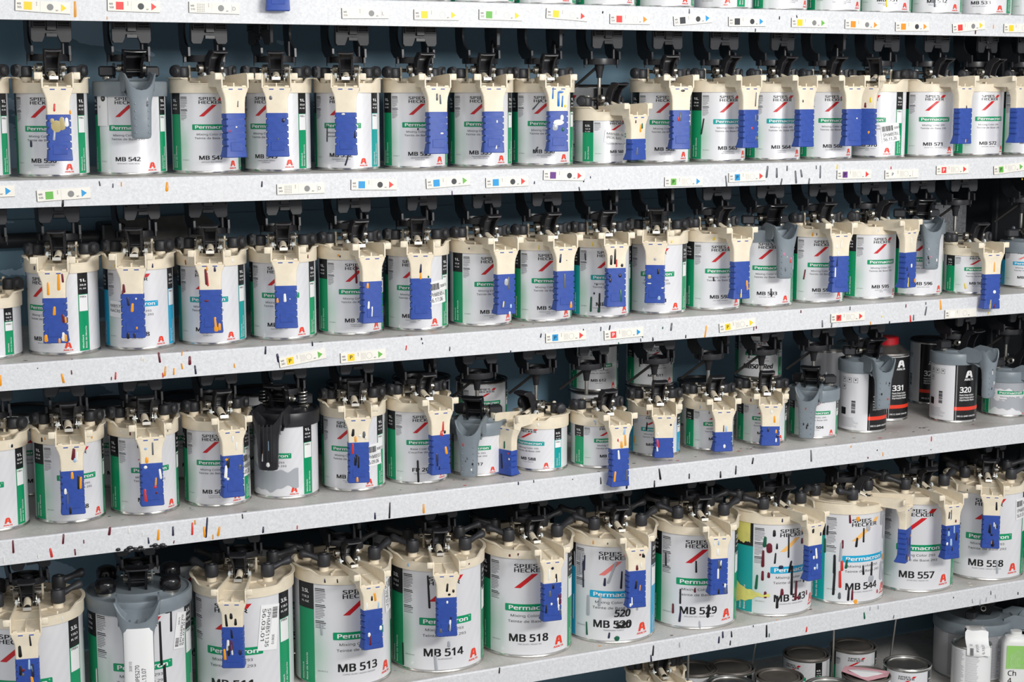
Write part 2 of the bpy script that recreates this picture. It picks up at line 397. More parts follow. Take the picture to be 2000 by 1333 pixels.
def cream_lid(R, m='cream_plastic', knobs=()):
    g = G(); n = 96; rings = []
    prof_n = 11
    cols = []
    for k in range(n):
        th = 2 * math.pi * k / n; dd = abs((math.degrees(th) + 180) % 360 - 180)
        t = min(1, max(0, (dd - 50) / 12)); zt = 0.0028 + t * 0.0088
        fl = (0.0030 if R < 0.06 else 0.0026) if t > 0.85 else 0.0004
        pr = [(R + 0.0004, -0.013), (R + 0.0026, -0.013), (R + 0.0028, -0.004), (R + 0.0028, zt - 0.0022), (R + 0.0028 + fl, zt - 0.0018), (R + 0.0028 + fl, zt),
              (R + 0.0002, zt), (R - 0.002, 0.0022), (R * 0.66, 0.0036), (R * 0.63, 0.0062), (0.002, 0.0062)]
        cols.append([(r * math.sin(th), -r * math.cos(th), z) for r, z in pr])
    rings = [[cols[k][i] for k in range(n)] for i in range(prof_n)]
    g.loft(rings[:8], m, cap0=False, cap1=False); g.loft(rings[7:], 'cream_dusty', cap0=False, cap1=True)
    for x, y in knobs:
        g.cyl((x, y, 0.0015), (x, y, 0.0125), 0.0085, 0.0078, 16, m)
    # stiffening ribs on the deck
    for a in (35, -35, 145, -145):
        M = Matrix.Rotation(R_(a), 4, 'Z'); g.box(-0.0012, 0.0012, R * 0.62, R - 0.003, 0.002, 0.0062, m, M=M)
    return g.mesh('lid', 35)
def spout_side(R, dh, s, m='cream_plastic'):
    g = G()
    pl = [(-0.012, 0.004), (-0.012, 0.0125), (-R * 0.55, 0.0135), (-dh + 0.004, 0.0185), (-dh - 0.005, 0.0185), (-dh - 0.0085, 0.0150), (-dh - 0.0085, -0.005),
          (-dh + 0.007, -0.010), (-dh + 0.012, -0.004), (-R - 0.006, -0.0035), (-R, -0.003), (-R + 0.004, 0.003)]
    def xo(y): return 0.0165 + 0.006 * min(1, max(0, (-y - 0.012) / (dh - 0.012)))
    g.prism(pl, lambda a, b, t: (s * (xo(a) + t), a, b), -0.0012, 0.0012, m)
    x0 = xo(-dh) + 0.0008
    b = sorted((s * x0, s * (x0 + 0.0105)))
    g.box(b[0], b[1], -dh - 0.0082, -dh - 0.0035, 0.0075, 0.0185, m, 0.0010)
    return g.mesh('spout_wall', 35, 0.0005)
def rrect(hw, y0, y1, z, r=0.003):
    r = min(r, hw * 0.8, abs(y1 - y0) * 0.45); p = []
    for cx, cy, a0 in ((hw - r, y0 + r, -90), (hw - r, y1 - r, 0), (-hw + r, y1 - r, 90), (-hw + r, y0 + r, 180)):
        p += [(cx + r * math.cos(R_(a0 + 30 * k)), cy + r * math.sin(R_(a0 + 30 * k)), z) for k in range(4)]
    return p
def cream_handle(R, dh, m='cream_plastic'):
    g = G()
    g.loft([rrect(hw, -dh - yf, -dh + yb, z, 0.0025) for z, hw, yf, yb in ((-0.0465, 0.0170, 0.008, 0.008), (-0.028, 0.0174, 0.008, 0.008), (-0.020, 0.0182, 0.0082, 0.009),
            (-0.013, 0.0206, 0.0085, 0.011), (-0.0085, 0.0226, 0.0088, 0.012), (-0.0050, 0.0232, 0.0088, 0.012), (-0.0045, 0.0215, 0.0075, 0.012))], m)
    # channel floor from the lid to the handle, small sill at its end
    y0 = -R * 0.42
    g.loft([[(-0.0165, y0, 0.0045), (0.0165, y0, 0.0045), (0.0165, y0, 0.0068), (-0.0165, y0, 0.0068)],
            [(-0.0205, -R, -0.001), (0.0205, -R, -0.001), (0.0205, -R, 0.0025), (-0.0205, -R, 0.0025)],
            [(-0.0215, -dh - 0.006, -0.006), (0.0215, -dh - 0.006, -0.006), (0.0215, -dh - 0.006, -0.0030), (-0.0215, -dh - 0.006, -0.0030)]], m)
    g.box(-0.001, 0.001, -dh - 0.004, -R - 0.002, -0.003, 0.003, m)
    for x in (-0.0165, 0.0165):
        g.box(x - 0.0035, x + 0.0035, -dh - 0.0065, -dh + 0.002, -0.0045, -0.0008, m, 0.0006)
    return g.mesh('handle', 40, 0.0)
def blue_grip(dh, short=False):
    g = G(); rings = []
    zt, zb = -0.0445, (-0.114, -0.082, -0.090)[int(short)]
    def rg(z, hw, yb=0.0095, yf=0.0092, cut=0.0):
        c = 0.0034; e = 0.0012; s = hw - cut     # chamfered corners; notches bite into the sides only
        f0, f1 = -dh - yf, -dh + yb
        rings.append([(-hw + c, f0, z), (hw - c, f0, z), (hw - c + (c - e) * (1 if not cut else 0.35), f0 + 0.0006 + cut * 0.6, z), (s, f0 + c + cut, z), (s, f1 - c, z), (hw - c, f1, z), (-hw + c, f1, z), (-s, f1 - c, z), (-s, f0 + c + cut, z), (-hw + c - (c - e) * (1 if not cut else 0.35), f0 + 0.0006 + cut * 0.6, z)])
    rg(zt, 0.0168, 0.0085, 0.0085); rg(zt - 0.0010, 0.0177)
    nn = (5, 3, 3)[int(short)]
    z = zt - 0.0078
    for k in range(nn):
        rg(z, 0.0178); rg(z - 0.0003, 0.0178, cut=0.0021); rg(z - 0.0019, 0.0178, cut=0.0021); rg(z - 0.0030, 0.0179)
        z -= 0.0105 if short != 1 else 0.0095
    rg(zb + 0.012, 0.0180, 0.0105); rg(zb + 0.005, 0.0184, 0.0135, 0.0094); rg(zb + 0.0012, 0.0187, 0.016, 0.0096); rg(zb, 0.0178, 0.0148, 0.0086)
    g.loft(rings[::-1], 'blue_rubber')
    if not short: g.box(-0.0105, 0.0105, -dh - 0.0099, -dh - 0.0085, zb + 0.010, zb + 0.024, 'blue_rubber', 0.0004)
    return g.mesh('grip', 28)
def grip_tab(dh, s):
    g = G(); g.box(s * 0.0082 - 0.0036, s * 0.0082 + 0.0036, -dh - 0.0094, -dh - 0.006, -0.0078, -0.0062, 'blue_rubber', 0.0003); return g.mesh('grip_tab', 30)
def thumb_lever(w=1.0, m='black_plastic'):
    g = G(); h = -0.0005
    side = [(-0.013, 0.010), (-0.032, 0.008), (-0.0365, 0.017), (-0.0395, 0.030), (-0.046, 0.043 + h), (-0.0585, 0.0495 + h), (-0.0595, 0.053 + h), (-0.045, 0.0545 + h), (-0.033, 0.0475 + h), (-0.0245, 0.034), (-0.0185, 0.022)]
    fl = lambda b: 1 + max(0, b - 0.034) * 11
    for s in (-1, 1):
        g.prism(side, lambda a, b, t: (t * fl(b), a, b), s * 0.0082 * w, s * 0.0112 * w, m)
    web = [(-0.016, 0.012), (-0.022, 0.026), (-0.029, 0.040 + h), (-0.040, 0.0505 + h), (-0.058, 0.0515 + h)]
    for a, b in zip(web, web[1:]):
        wa = 0.0100 * w * fl(a[1]); wb = 0.0100 * w * fl(b[1])
        g.loft([[(-wa, a[0], a[1]), (wa, a[0], a[1]), (wa, a[0] + 0.001, a[1] + 0.0022), (-wa, a[0] + 0.001, a[1] + 0.0022)],
                [(-wb, b[0], b[1]), (wb, b[0], b[1]), (wb, b[0] + 0.001, b[1] + 0.0022), (-wb, b[0] + 0.001, b[1] + 0.0022)]], m)
    ring = lambda y, z, hw: [(-hw * w, y, z - 0.0004), (-hw * 0.5 * w, y, z - 0.0010), (hw * 0.5 * w, y, z - 0.0010), (hw * w, y, z - 0.0004), (hw * w, y, z + 0.0022), (hw * 0.5 * w, y, z + 0.0014), (-hw * 0.5 * w, y, z + 0.0014), (-hw * w, y, z + 0.0022)]
    g.loft([ring(-0.038, 0.0522 + h, 0.0115), ring(-0.046, 0.0532 + h, 0.0138), ring(-0.054, 0.0530 + h, 0.0146), ring(-0.0600, 0.0515 + h, 0.0136), ring(-0.0612, 0.0505 + h, 0.0120)], m)
    g.cyl((-0.0128 * w, -0.0185, 0.020), (0.0128 * w, -0.0185, 0.020), 0.0042, 0.0042, 12, m)
    return g.mesh('thumb_lever', 35, 0.0005)
def roller(s):
    g = G(); g.cyl((s * 0.0150, -0.033, 0.0145), (s * 0.0188, -0.033, 0.0145), 0.0050, 0.0050, 14, 'nylon'); g.cyl((s * 0.0110, -0.033, 0.0145), (s * 0.0198, -0.033, 0.0145), 0.0018, 0.0018, 8, 'steel'); return g.mesh('roller', 40)
def coil_spring(x0, x1, cy, cz, r, wire, turns, m='steel', axis='x'):
    g = G(); n = int(turns * 12); pts = []
    for k in range(n + 1):
        a = 2 * math.pi * k / 12; t = x0 + (x1 - x0) * k / n
        pts.append((t, cy + r * math.cos(a), cz + r * math.sin(a)) if axis == 'x' else (cy + r * math.cos(a), cz + r * math.sin(a), t))
    g.tube(pts, wire, 5, m)
    return g.mesh('spring', 60)
def pivot_bracket(s):
    g = G()
    g.prism([(-0.030, 0.004), (-0.012, 0.004), (-0.012, 0.020), (-0.016, 0.025), (-0.022, 0.025), (-0.026, 0.020), (-0.030, 0.012)], lambda a, b, t: (t, a, b), s * 0.0128, s * 0.0142, 'steel')
    g.cyl((s * 0.0142, -0.0185, 0.020), (s * 0.0156, -0.0185, 0.020), 0.0032, 0.0028, 10, 'dark_steel')
    return g.mesh('pivot_bracket', 35)
def spout_clip():
    g = G(); M = Matrix.Translation((0, -0.052, 0.0082)) @ Matrix.Rotation(R_(-14), 4, 'X')
    for b in ((-0.0068, -0.0052, -0.006, 0.006, -0.002, 0.0035), (0.0052, 0.0068, -0.006, 0.006, -0.002, 0.0035), (-0.0068, 0.0068, -0.0066, -0.0050, -0.002, 0.0035), (-0.0068, 0.0068, 0.0050, 0.0066, -0.002, 0.0035)):
        g.box(*b, 'steel', 0.0003, M=M)
    g.box(-0.005, 0.005, -0.005, 0.005, -0.001, 0.0005, 'black_gloss', M=M)
    for s in (-1, 1): g.tube([(s * 0.006, -0.050, 0.011), (s * 0.0085, -0.038, 0.016), (s * 0.0105, -0.026, 0.021)], 0.0009, 5, 'steel')
    return g.mesh('spout_clip', 35)
def spout_plunger(m='cream_plastic'):
    g = G()
    g.tube([(0, -0.026, 0.0155), (0, -0.040, 0.0115), (0, -0.0455, 0.0100)], 0.0062, 14, m); g.tube([(0, -0.044, 0.0104), (0, -0.0475, 0.0094)], 0.0050, 12, 'dark_steel')
    return g.mesh('plunger', 35)
def fork_post(s, m='cream_plastic', h=0.031):
    g = G()
    g.prism([(0.004, 0.004), (0.018, 0.004), (0.018, 0.009), (0.0145, 0.010), (0.0145, h - 0.002), (0.0125, h), (0.0095, h), (0.0075, h - 0.002), (0.0075, 0.012), (0.004, 0.011)], lambda a, b, t: (t, a, b), s * 0.0205, s * 0.0240, m)
    return g.mesh('fork_post', 35, 0.0004)
def cross_rod():
    g = G(); g.cyl((-0.0275, 0.011, 0.0245), (0.0275, 0.011, 0.0245), 0.0032, 0.0032, 12, 'steel')
    g.cyl((0, 0.006, 0.006), (0, 0.006, 0.030), 0.0052, 0.0040, 12, 'dark_steel'); g.cyl((0, 0.006, 0.015), (0, 0.006, 0.019), 0.0085, 0.0085, 14, 'dark_steel')
    return g.mesh('stirrer_fork', 35)
def clamp_knob(s, m='black_matte'):
    """cap with a short upright wing that points outwards and back"""
    g = G()
    g.rev([(0, 0.0115), (0.0092, 0.0115), (0.0100, 0.0145), (0.0098, 0.0260), (0.0086, 0.0285), (0, 0.0290)], 10, m)
    M = Matrix.Rotation(R_(-s * 22), 4, 'Z')
    pl = []
    for k in range(9):
        a = R_(-80 + 200 * k / 8); pl.append((0.0135 + 0.0075 * math.cos(a), 0.0215 + 0.0100 * math.sin(a)))
    pl += [(0.004, 0.027), (0.004, 0.0135)]
    g.prism(pl, lambda a, b, t: tuple(M @ Vector((s * a, t + 0.002, b))), -0.0048, 0.0048, m)
    g.cyl(tuple(M @ Vector((s * 0.0150, 0.002, 0.0215))), tuple(M @ Vector((s * 0.0206, 0.002, 0.0215))), 0.0098, 0.0086, 14, m)
    return g.mesh('clamp_knob', 40, 0.0006)
def lever_knob(ang, m='black_matte'):
    """big clamp knob with a long arm pointing at angle ang"""
    g = G(); M = Matrix.Rotation(R_(ang), 4, 'Z')
    g.rev([(0, 0.0115), (0.0108, 0.0115), (0.0116, 0.014), (0.0114, 0.0295), (0.0098, 0.0325), (0, 0.0330)], 14, m)
    g.loft([[tuple(M @ Vector((hw * math.cos(2 * math.pi * k / 10), -y, z + hz * math.sin(2 * math.pi * k / 10)))) for k in range(10)]
            for y, z, hw, hz in ((0.004, 0.0245, 0.0088, 0.0075), (0.014, 0.0265, 0.0066, 0.0056), (0.024, 0.0305, 0.0060, 0.0050), (0.033, 0.0330, 0.0084, 0.0072), (0.038, 0.0335, 0.0086, 0.0078), (0.0415, 0.0335, 0.0058, 0.0056))], m)
    g.cyl((0, 0, 0.0328), (0, 0, 0.0345), 0.0052, 0.0046, 10, m)
    return g.mesh('clamp_knob', 45)
def round_knob():
    g = G(); g.rev([(0, 0.010), (0.0165, 0.010), (0.0175, 0.013), (0.0172, 0.024), (0.014, 0.0300), (0.008, 0.0325), (0, 0.0330)], 22, 'black_gloss')
    g.rev([(0.0135, 0.0045), (0.0140, 0.0100), (0.0120, 0.0102)], 20, 'steel')
    return g.mesh('clamp_knob', 45)

# grey plastic lid with a moulded cup handle
def grey_lid(R, m):
    g = G()
    g.rev([(R + 0.0006, -0.018), (R + 0.0032, -0.018), (R + 0.0036, -0.008), (R + 0.0036, 0.0028), (R + 0.0026, 0.0048), (R - 0.001, 0.0058), (R - 0.003, 0.0030), (R - 0.006, 0.0030), (R * 0.7, 0.0068), (R * 0.66, 0.0100), (0, 0.0100)], 56, m)
    return g.mesh('lid', 35)
def cup_handle(R, dh, m, hw=0.0162, zb=-0.083, ribs=False, drop=0.0):
    g = G(); n = 28
    def ring(k, yf, yb, zf):
        out = []
        for j in range(n):
            a = 2 * math.pi * j / n; c, q = math.cos(a), math.sin(a)
            x = k * math.copysign(abs(c) ** 0.75, c); y = (yf if q < 0 else yb) * math.copysign(abs(q) ** 0.75, q)
            out.append((x, -dh + (y if q > 0 else -abs(y)), zf(x / k, q)))
        return out
    r = []; dz = drop
    for z, k, yf, yb in ((zb, 0.62, 0.0060, 0.0055), (zb + 0.0015, 0.86, 0.0095, 0.0085), (zb + 0.006, 0.93, 0.0108, 0.0096), (zb + 0.03, 0.97, 0.0112, 0.0098), (-0.034 - dz, 1.0, 0.0112, 0.0100), (-0.024 - dz, 1.06, 0.0114, 0.012), (-0.017 - dz, 1.18, 0.0118, 0.018)):
        r.append(ring(hw * k, yf, yb, lambda u, q, z=z: z))
    rim = lambda u, q: -0.0085 - dz + (0.026 + dz) * abs(u) ** 2.5
    r.append(ring(hw * 1.52, 0.0132, 0.030, rim))
    r.append(ring(hw * 1.40, 0.0108, 0.029, rim))
    r.append(ring(hw * 1.10, 0.0085, 0.018, lambda u, q: -0.0155 - dz))
    g.loft(r, m)
    for x in (-0.5, 0.0, 0.5): g.box(x * hw - 0.0008, x * hw + 0.0008, -dh - 0.006, -dh + 0.016, -0.016 - dz, -0.010 - dz, m)
    for s in (-1, 1):   # cheeks that join the cup to the lid
        g.prism([(-dh + 0.004, 0.0160), (-dh + 0.020, 0.0185), (-R + 0.002, 0.0200), (-R + 0.022, 0.0100), (-R + 0.022, -0.004), (-R - 0.003, -0.012), (-dh + 0.010, -0.010), (-dh + 0.004, -0.002)],
                lambda a, b, t: (t, a, b), s * hw * 1.30, s * (hw * 1.30 + 0.0028), m)
    rngd = random.Random(3)
    if not ribs:
        for z in [zb + 0.010 + 0.011 * k for k in range(7)]:
            for x in (-0.62, 0.62):
                px = x * hw; py = -dh - 0.0104; g.rev([(0, 0.0006), (0.0011, 0.0004), (0.0016, -0.0004)][::-1], 6, m)
                for q in range(len(g.v) - 18, len(g.v)):
                    vx, vy, vz = g.v[q]; g.v[q] = (px + vx, py - vz, z + vy)
    else:
        for x in (-0.55, -0.18, 0.18, 0.55):
            g.box(x * hw - 0.0012, x * hw + 0.0012, -dh - 0.0135, -dh - 0.008, zb + 0.016, -0.004, m, 0.0004)
    ys = (-R + 0.015, -R - 0.004, -dh + 0.010); zs = (0.001, -0.006, -0.0155 - dz)
    g.loft([[(-hw * 1.3, y, z - 0.003), (hw * 1.3, y, z - 0.003), (hw * 1.3, y, z), (-hw * 1.3, y, z)] for y, z in zip(ys, zs)], m)
    return g.mesh('handle', 40)
def block_knob(s, m='black_matte'):
    g = G()
    g.rev([(0.0075, 0.008), (0.0078, 0.013), (0.0070, 0.0132)], 16, 'steel')
    g.box(-0.0125, 0.0125, -0.010, 0.012, 0.0125, 0.0295, m, 0.0028, M=Matrix.Rotation(R_(s * 18), 4, 'Z'))
    return g.mesh('clamp_knob', 40)

ME = {}
def cached(key, fn, *a):
    if key not in ME: ME[key] = fn(*a)
    return ME[key]

# ------------------------------------------------------------------ printed label pieces (one flat print per piece)
def label_piece(kind, piece, ink, text=''):
    key = ('lab', kind, piece, ink, text)
    if key in ME: return ME[key]
    d = KIND[kind]; R = d['R']; f = Flat(); A = lambda a: deg(R, a); mm = 0.001; k = d['k']
    off = 0.0005
    if piece == 'wrap':
        f.rect(A(-172), A(172), 0.0055, d['H'] - 0.005, ink); ME[key] = f.wrap('paper_label', R, 0.00015, 0.006, uv=d['H']); return ME[key]
    if piece == 'brand':
        f.text('SPIES', A(-22), d['spi'] * mm, d['cap'] * mm, ink, A(29), 0.020); f.text('HECKER', A(-22), d['hec'] * mm, d['cap'] * mm, ink, A(39), 0.020)
    elif piece == 'slash':
        f.poly([(A(-22), d['s0'] * mm), (A(-14), d['s0'] * mm), (A(8), d['s1'] * mm), (A(0), d['s1'] * mm)], ink)
        f.poly([(A(9.0), (d['spi'] - 0.6 * k) * mm), (A(16.8), (d['spi'] - 0.6 * k) * mm), (A(21.8), (d['spi'] + d['cap'] + 0.3 * k) * mm), (A(14), (d['spi'] + d['cap'] + 0.3 * k) * mm)], ink)
    elif piece == 'band':
        f.round_rect(A(-34), A(34), d['b0'] * mm, d['b1'] * mm, 0.0012 * k, ink); off = 0.0004
    elif piece == 'product':
        f.text('Permacron', A(-29), (d['b0'] + 2.2 * k) * mm, (d['b1'] - d['b0']) * mm * 0.55, ink, A(57), 0.028)
        f.ring(A(30.5), (d['b1'] - 2.2 * k) * mm, 0.0008 * k, 0.0003 * k, ink, 8); off = 0.0008
    elif piece == 'description':
        a, b = text.split('|')
        f.text(a, A(-26.5), d['mix'] * mm, 3.1 * mm * k, ink, A(48)); f.text(b, A(-30), d['tei'] * mm, 3.1 * mm * k, ink, A(55))
    elif piece == 'number':
        f.text(text, A(-23.5 * d['kn']), d['num'] * mm, d['ncap'] * mm, ink, A((41 if len(text) > 5 else 32) * d['kn']), 0.026)
    elif piece == 'name':
        for i, t in enumerate(text.split('|')):
            f.text(t, A(-2.5), (d['name'] - 3.0 * k * i) * mm, 1.75 * mm * k, ink, center=True)
    elif piece == 'fine':
        rng = random.Random(5)
        z = d['top'] * mm - 0.014 * k ** 0.5; i = 0
        lo = d['b1'] * mm + 0.004
        while z > lo:
            bold = i % 9 < 2
            f.rect(A(-56), A(-56) + A(14) * rng.uniform(0.75, 1.0) * (0.6 if i % 9 == 8 else 1), z, z + (0.0010 if bold else 0.0007) * k, ink if bold else 'print_grey')
            z -= 0.0020 * k * (1.8 if i % 9 == 8 else 1); i += 1
    elif piece == 'code':
        f.text(text, A(-54), d['num'] * mm - 0.0015, 1.6 * mm * k, ink, A(13))
    elif piece == 'strip_l': f.rect(A(-84), A(-58), 0.006, d['top'] * mm, ink); off = 0.0004
    elif piece == 'strip_r': f.rect(A(57), A(76), 0.006, d['top'] * mm, ink); off = 0.0004
    elif piece in ('volume_l', 'volume_r'):
        h = 0.23 * d['H']; a0, a1 = (-84, -58) if piece == 'volume_l' else (57, 76)
        f.rect(A(a0), A(a1), d['top'] * mm - h - 0.008, d['top'] * mm, ink); off = 0.0007
    elif piece in ('volume_text_l', 'volume_text_r'):
        z = d['top'] * mm - 0.015 * k ** 0.3; a0 = -77 if piece == 'volume_text_l' else 60
        f.text(d['vol'], A(a0), z - 0.006 * k, 4.2 * mm * k, ink, bold=0.03, width=A(12)); f.text('33.8' if kind == 'litre' else ('16.9' if kind == 'half' else '118.3'), A(a0), z - 0.0125 * k, 2.6 * mm * k, ink, A(12), 0.02); f.text('FL OZ', A(a0), z - 0.018 * k, 2.2 * mm * k, ink, A(12), 0.02)
        off = 0.001
    elif piece == 'strip_text':
        for a0, s in ((-76, 'Mischlack'), (-69, 'Base de Mezcla'), (64, 'Mischlack'), (70, 'Base de Mezcla')):
            f.text(s, A(a0) + 0.0005, 0.010, 2.5 * mm * k, ink, 0.034 * d['H'] / 0.139 * (0.62 if s == 'Mischlack' else 1), 0.02, rot=math.pi / 2)
        off = 0.0007
    elif piece == 'panel':  # paler panel with the approval marks on the right strip
        f.rect(A(58.5), A(74.5), d['top'] * mm - 0.23 * d['H'] - 0.034 * d['H'] / 0.139, d['top'] * mm - 0.23 * d['H'] - 0.009, ink); f.text('PBEx', A(60), d['top'] * mm - 0.23 * d['H'] - 0.0135, 2.6 * mm * k, 'print_black', A(12), 0.02); off = 0.0007
    elif piece == 'maker':
        z0 = d['logo'] * mm; cx = A(38); w = 0.0056 * k * (1.15 if kind == 'large' else 1)
        f.text('AXALTA', cx, z0, 2.4 * mm * k, ink, w * 2.7, 0.03, center=True)
        z1 = z0 + 0.004 * k; hh = 0.0092 * k * (1.2 if kind == 'large' else 1)
        f.poly([(cx - w, z1), (cx - w * 0.45, z1), (cx - w * 0.05, z1 + hh * 0.62), (cx + w * 0.1, z1 + hh), (cx - w * 0.35, z1 + hh), (cx - w * 0.62, z1 + hh * 0.85)], ink)
        f.poly([(cx + w * 0.45, z1), (cx + w, z1), (cx + w * 0.62, z1 + hh * 0.85), (cx + w * 0.35, z1 + hh), (cx + w * 0.08, z1 + hh), (cx + w * 0.1, z1 + hh * 0.6)], ink)
        f.poly([(cx - w * 0.25, z1 + hh * 0.28), (cx + w * 0.32, z1 + hh * 0.28), (cx + w * 0.22, z1 + hh * 0.48), (cx - w * 0.12, z1 + hh * 0.48)], ink)
    ME[key] = f.wrap(piece, R, off, 0.006 if kind != 'large' else 0.008)
    return ME[key]

PART_NAME = dict(brand='brand_lettering', slash='brand_slash', band='product_band', product='product_lettering', description='description_lettering', number='number_lettering', name='color_name_lettering',
                 fine='fine_print', code='code_lettering', strip_l='side_strip', strip_r='side_strip', volume_l='volume_patch', volume_r='volume_patch', volume_text_l='volume_lettering', volume_text_r='volume_lettering', strip_text='strip_lettering', panel='approval_panel', maker='maker_logo')
def print_label(root, kind, num, names, band='print_green', strip=None, desc='Mixing Color 293|Teinte de Base 293', slash='print_red', code='291 0000 0', tint='label_green', skip=()):
    strip = strip or band
    lab = obj('paper_label', label_piece(kind, 'wrap', tint), root)
    for piece, ink, tx in (('strip_l', 'print_green' if band == 'print_green' else strip, ''), ('strip_r', strip, ''), ('volume_l', 'print_black_label', ''), ('volume_r', 'print_black_label', ''), ('volume_text_l', 'print_white', ''), ('volume_text_r', 'print_white', ''), ('strip_text', 'print_white', ''), ('panel', 'print_white', ''),
                           ('fine', 'print_black', ''), ('brand', 'print_black', ''), ('slash', slash, ''), ('band', band, ''), ('product', 'print_white', ''), ('description', 'print_black', desc),
                           ('number', 'print_black', num), ('name', 'print_grey', names), ('code', 'print_grey', code), ('maker', 'print_orange_red', '')):
        if piece in skip or (piece in ('number', 'name', 'code') and not tx): continue
        obj(PART_NAME[piece], label_piece(kind, piece, ink, tx), lab)
    return lab

def sticker(lab, R, ang, z, w, h, tilt, lines, bars=True, vertical=False, m='paper_white', off=0.0012):
    f = Flat(); f.rect(-w / 2, w / 2, -h / 2, h / 2, m)
    o = obj('sticker', f.move(deg(R, ang), z, tilt).wrap('sticker', R, off), lab)
    f = Flat(); rng = random.Random(len(lines[0]) * 7 + int(ang))
    if bars:
        x = -w * 0.44
        while x < (w * 0.1 if not vertical else -w * 0.2):
            bw = rng.choice((0.0004, 0.0007, 0.001)); f.rect(x, x + bw, h * 0.12, h * 0.40, 'print_black'); x += bw + rng.choice((0.0005, 0.0008))
        f.text('30810', w * 0.16, h * 0.18, h * 0.12, 'print_black')
    for i, t in enumerate(lines):
        f.text(t, -w * 0.42, -h * (0.16 + 0.24 * i) if bars else h * (0.12 - 0.30 * i), h * 0.17, 'print_black', w * (0.84 if i == 0 else 0.7))
    for k in range(3): f.rect(-w * 0.42, -w * 0.42 + w * rng.uniform(0.4, 0.8), h * (0.04 + 0.02 * k), h * (0.045 + 0.02 * k), 'print_light')
    obj('sticker_lettering', f.move(deg(R, ang), z, tilt).wrap('sticker_lettering', R, off + 0.0005), lab)
    return o

# ------------------------------------------------------------------ lids as sets of parts
def put_cream_lid(root, kind, rz, drips=(), short=False, specks=()):
    d = KIND[kind]; R, H = d['R'], d['H']; dh = R + 0.0445
    cm = 'cream_plastic'
    L = dict(loc=(0, 0, H), rot=(0, 0, rz))
    big = kind == 'large'
    kp = ((0.036 * R / 0.0546, 0.004), (-0.036 * R / 0.0546, 0.004)) if not big else ((0.047, -0.034), (-0.047, -0.034), (0.047, 0.044), (-0.047, 0.044))
    lo = obj('lid', cached(('cl', kind), cream_lid, R, cm, kp), root, **L)
    if specks:   # paint runs on the front of the skirt
        g = G(); rs = random.Random(len(specks)); Rs = R + 0.0030
        for a, z, w, l, cc in specks: blob(g, lambda x, zz, t: (math.sin(x / Rs) * (Rs + t), -math.cos(x / Rs) * (Rs + t), zz), deg(Rs, a), z, w, l, 'paint_' + cc, rs, t=0.0004)
        stuff(obj('paint_drips', g.mesh('paint_drips', 60), lo))
    for s in (-1, 1):
        obj('spout_wall', cached(('sw', kind, s), spout_side, R, dh, s, cm), root, **L)
        obj('spring', cached(('spr', s), coil_spring, s * 0.0132, s * 0.0212, -0.0200, 0.0260, 0.0062, 0.0010, 4.5), root, **L)
        obj('pivot_bracket', cached(('pb', s), pivot_bracket, s), root, **L)
        obj('fork_post', cached(('fp', s, cm), fork_post, s, cm), root, **L)
    h = obj('handle', cached(('hd', kind), cream_handle, R, dh, cm), root, **L)
    obj('grip', cached(('gr', kind, short), blue_grip, dh, short), h)
    for s in (-1, 1):
        obj('grip_tab', cached(('gt', kind, s), grip_tab, dh, s), h); obj('roller', cached(('rl', s), roller, s), root, **L)
    obj('thumb_lever', cached(('tl', 1), thumb_lever, 1.0), root, **L)
    obj('spout_clip', cached('sc', spout_clip), root, **L)
    obj('plunger', cached('spl', spout_plunger), root, **L)
    obj('stirrer_fork', cached('cr', cross_rod), root, **L)
    for i, (x, y) in enumerate(kp):
        me = cached(('ck', x > 0), clamp_knob, 1 if x > 0 else -1) if not big else cached(('lk', i), lever_knob, (118, -118, 100, -100)[i])
        c, q = math.cos(rz), math.sin(rz)
        obj('clamp_knob', me, root, (x * c - y * q, x * q + y * c, H), (0, 0, rz))
    handle_drips(h, dh, drips, short)
    return h
def handle_drips(h, dh, drips, short, yf=0.0092):
    if not drips: return
    g = G(); rng = random.Random(len(drips) * 31 + int(abs(drips[0][0]) * 1e5))
    for x, z, w, l, c in drips:
        if short and z - l / 2 < -0.080: continue
        blob(g, lambda a, b, t: (a, -dh - (yf if b < -0.0445 else 0.0086 if b > -0.018 else 0.0080) - 0.0002 - t, b), x, z, w, l, 'paint_' + c, rng)
    if g.f: stuff(obj('paint_drips', g.mesh('paint_drips', 60), h))
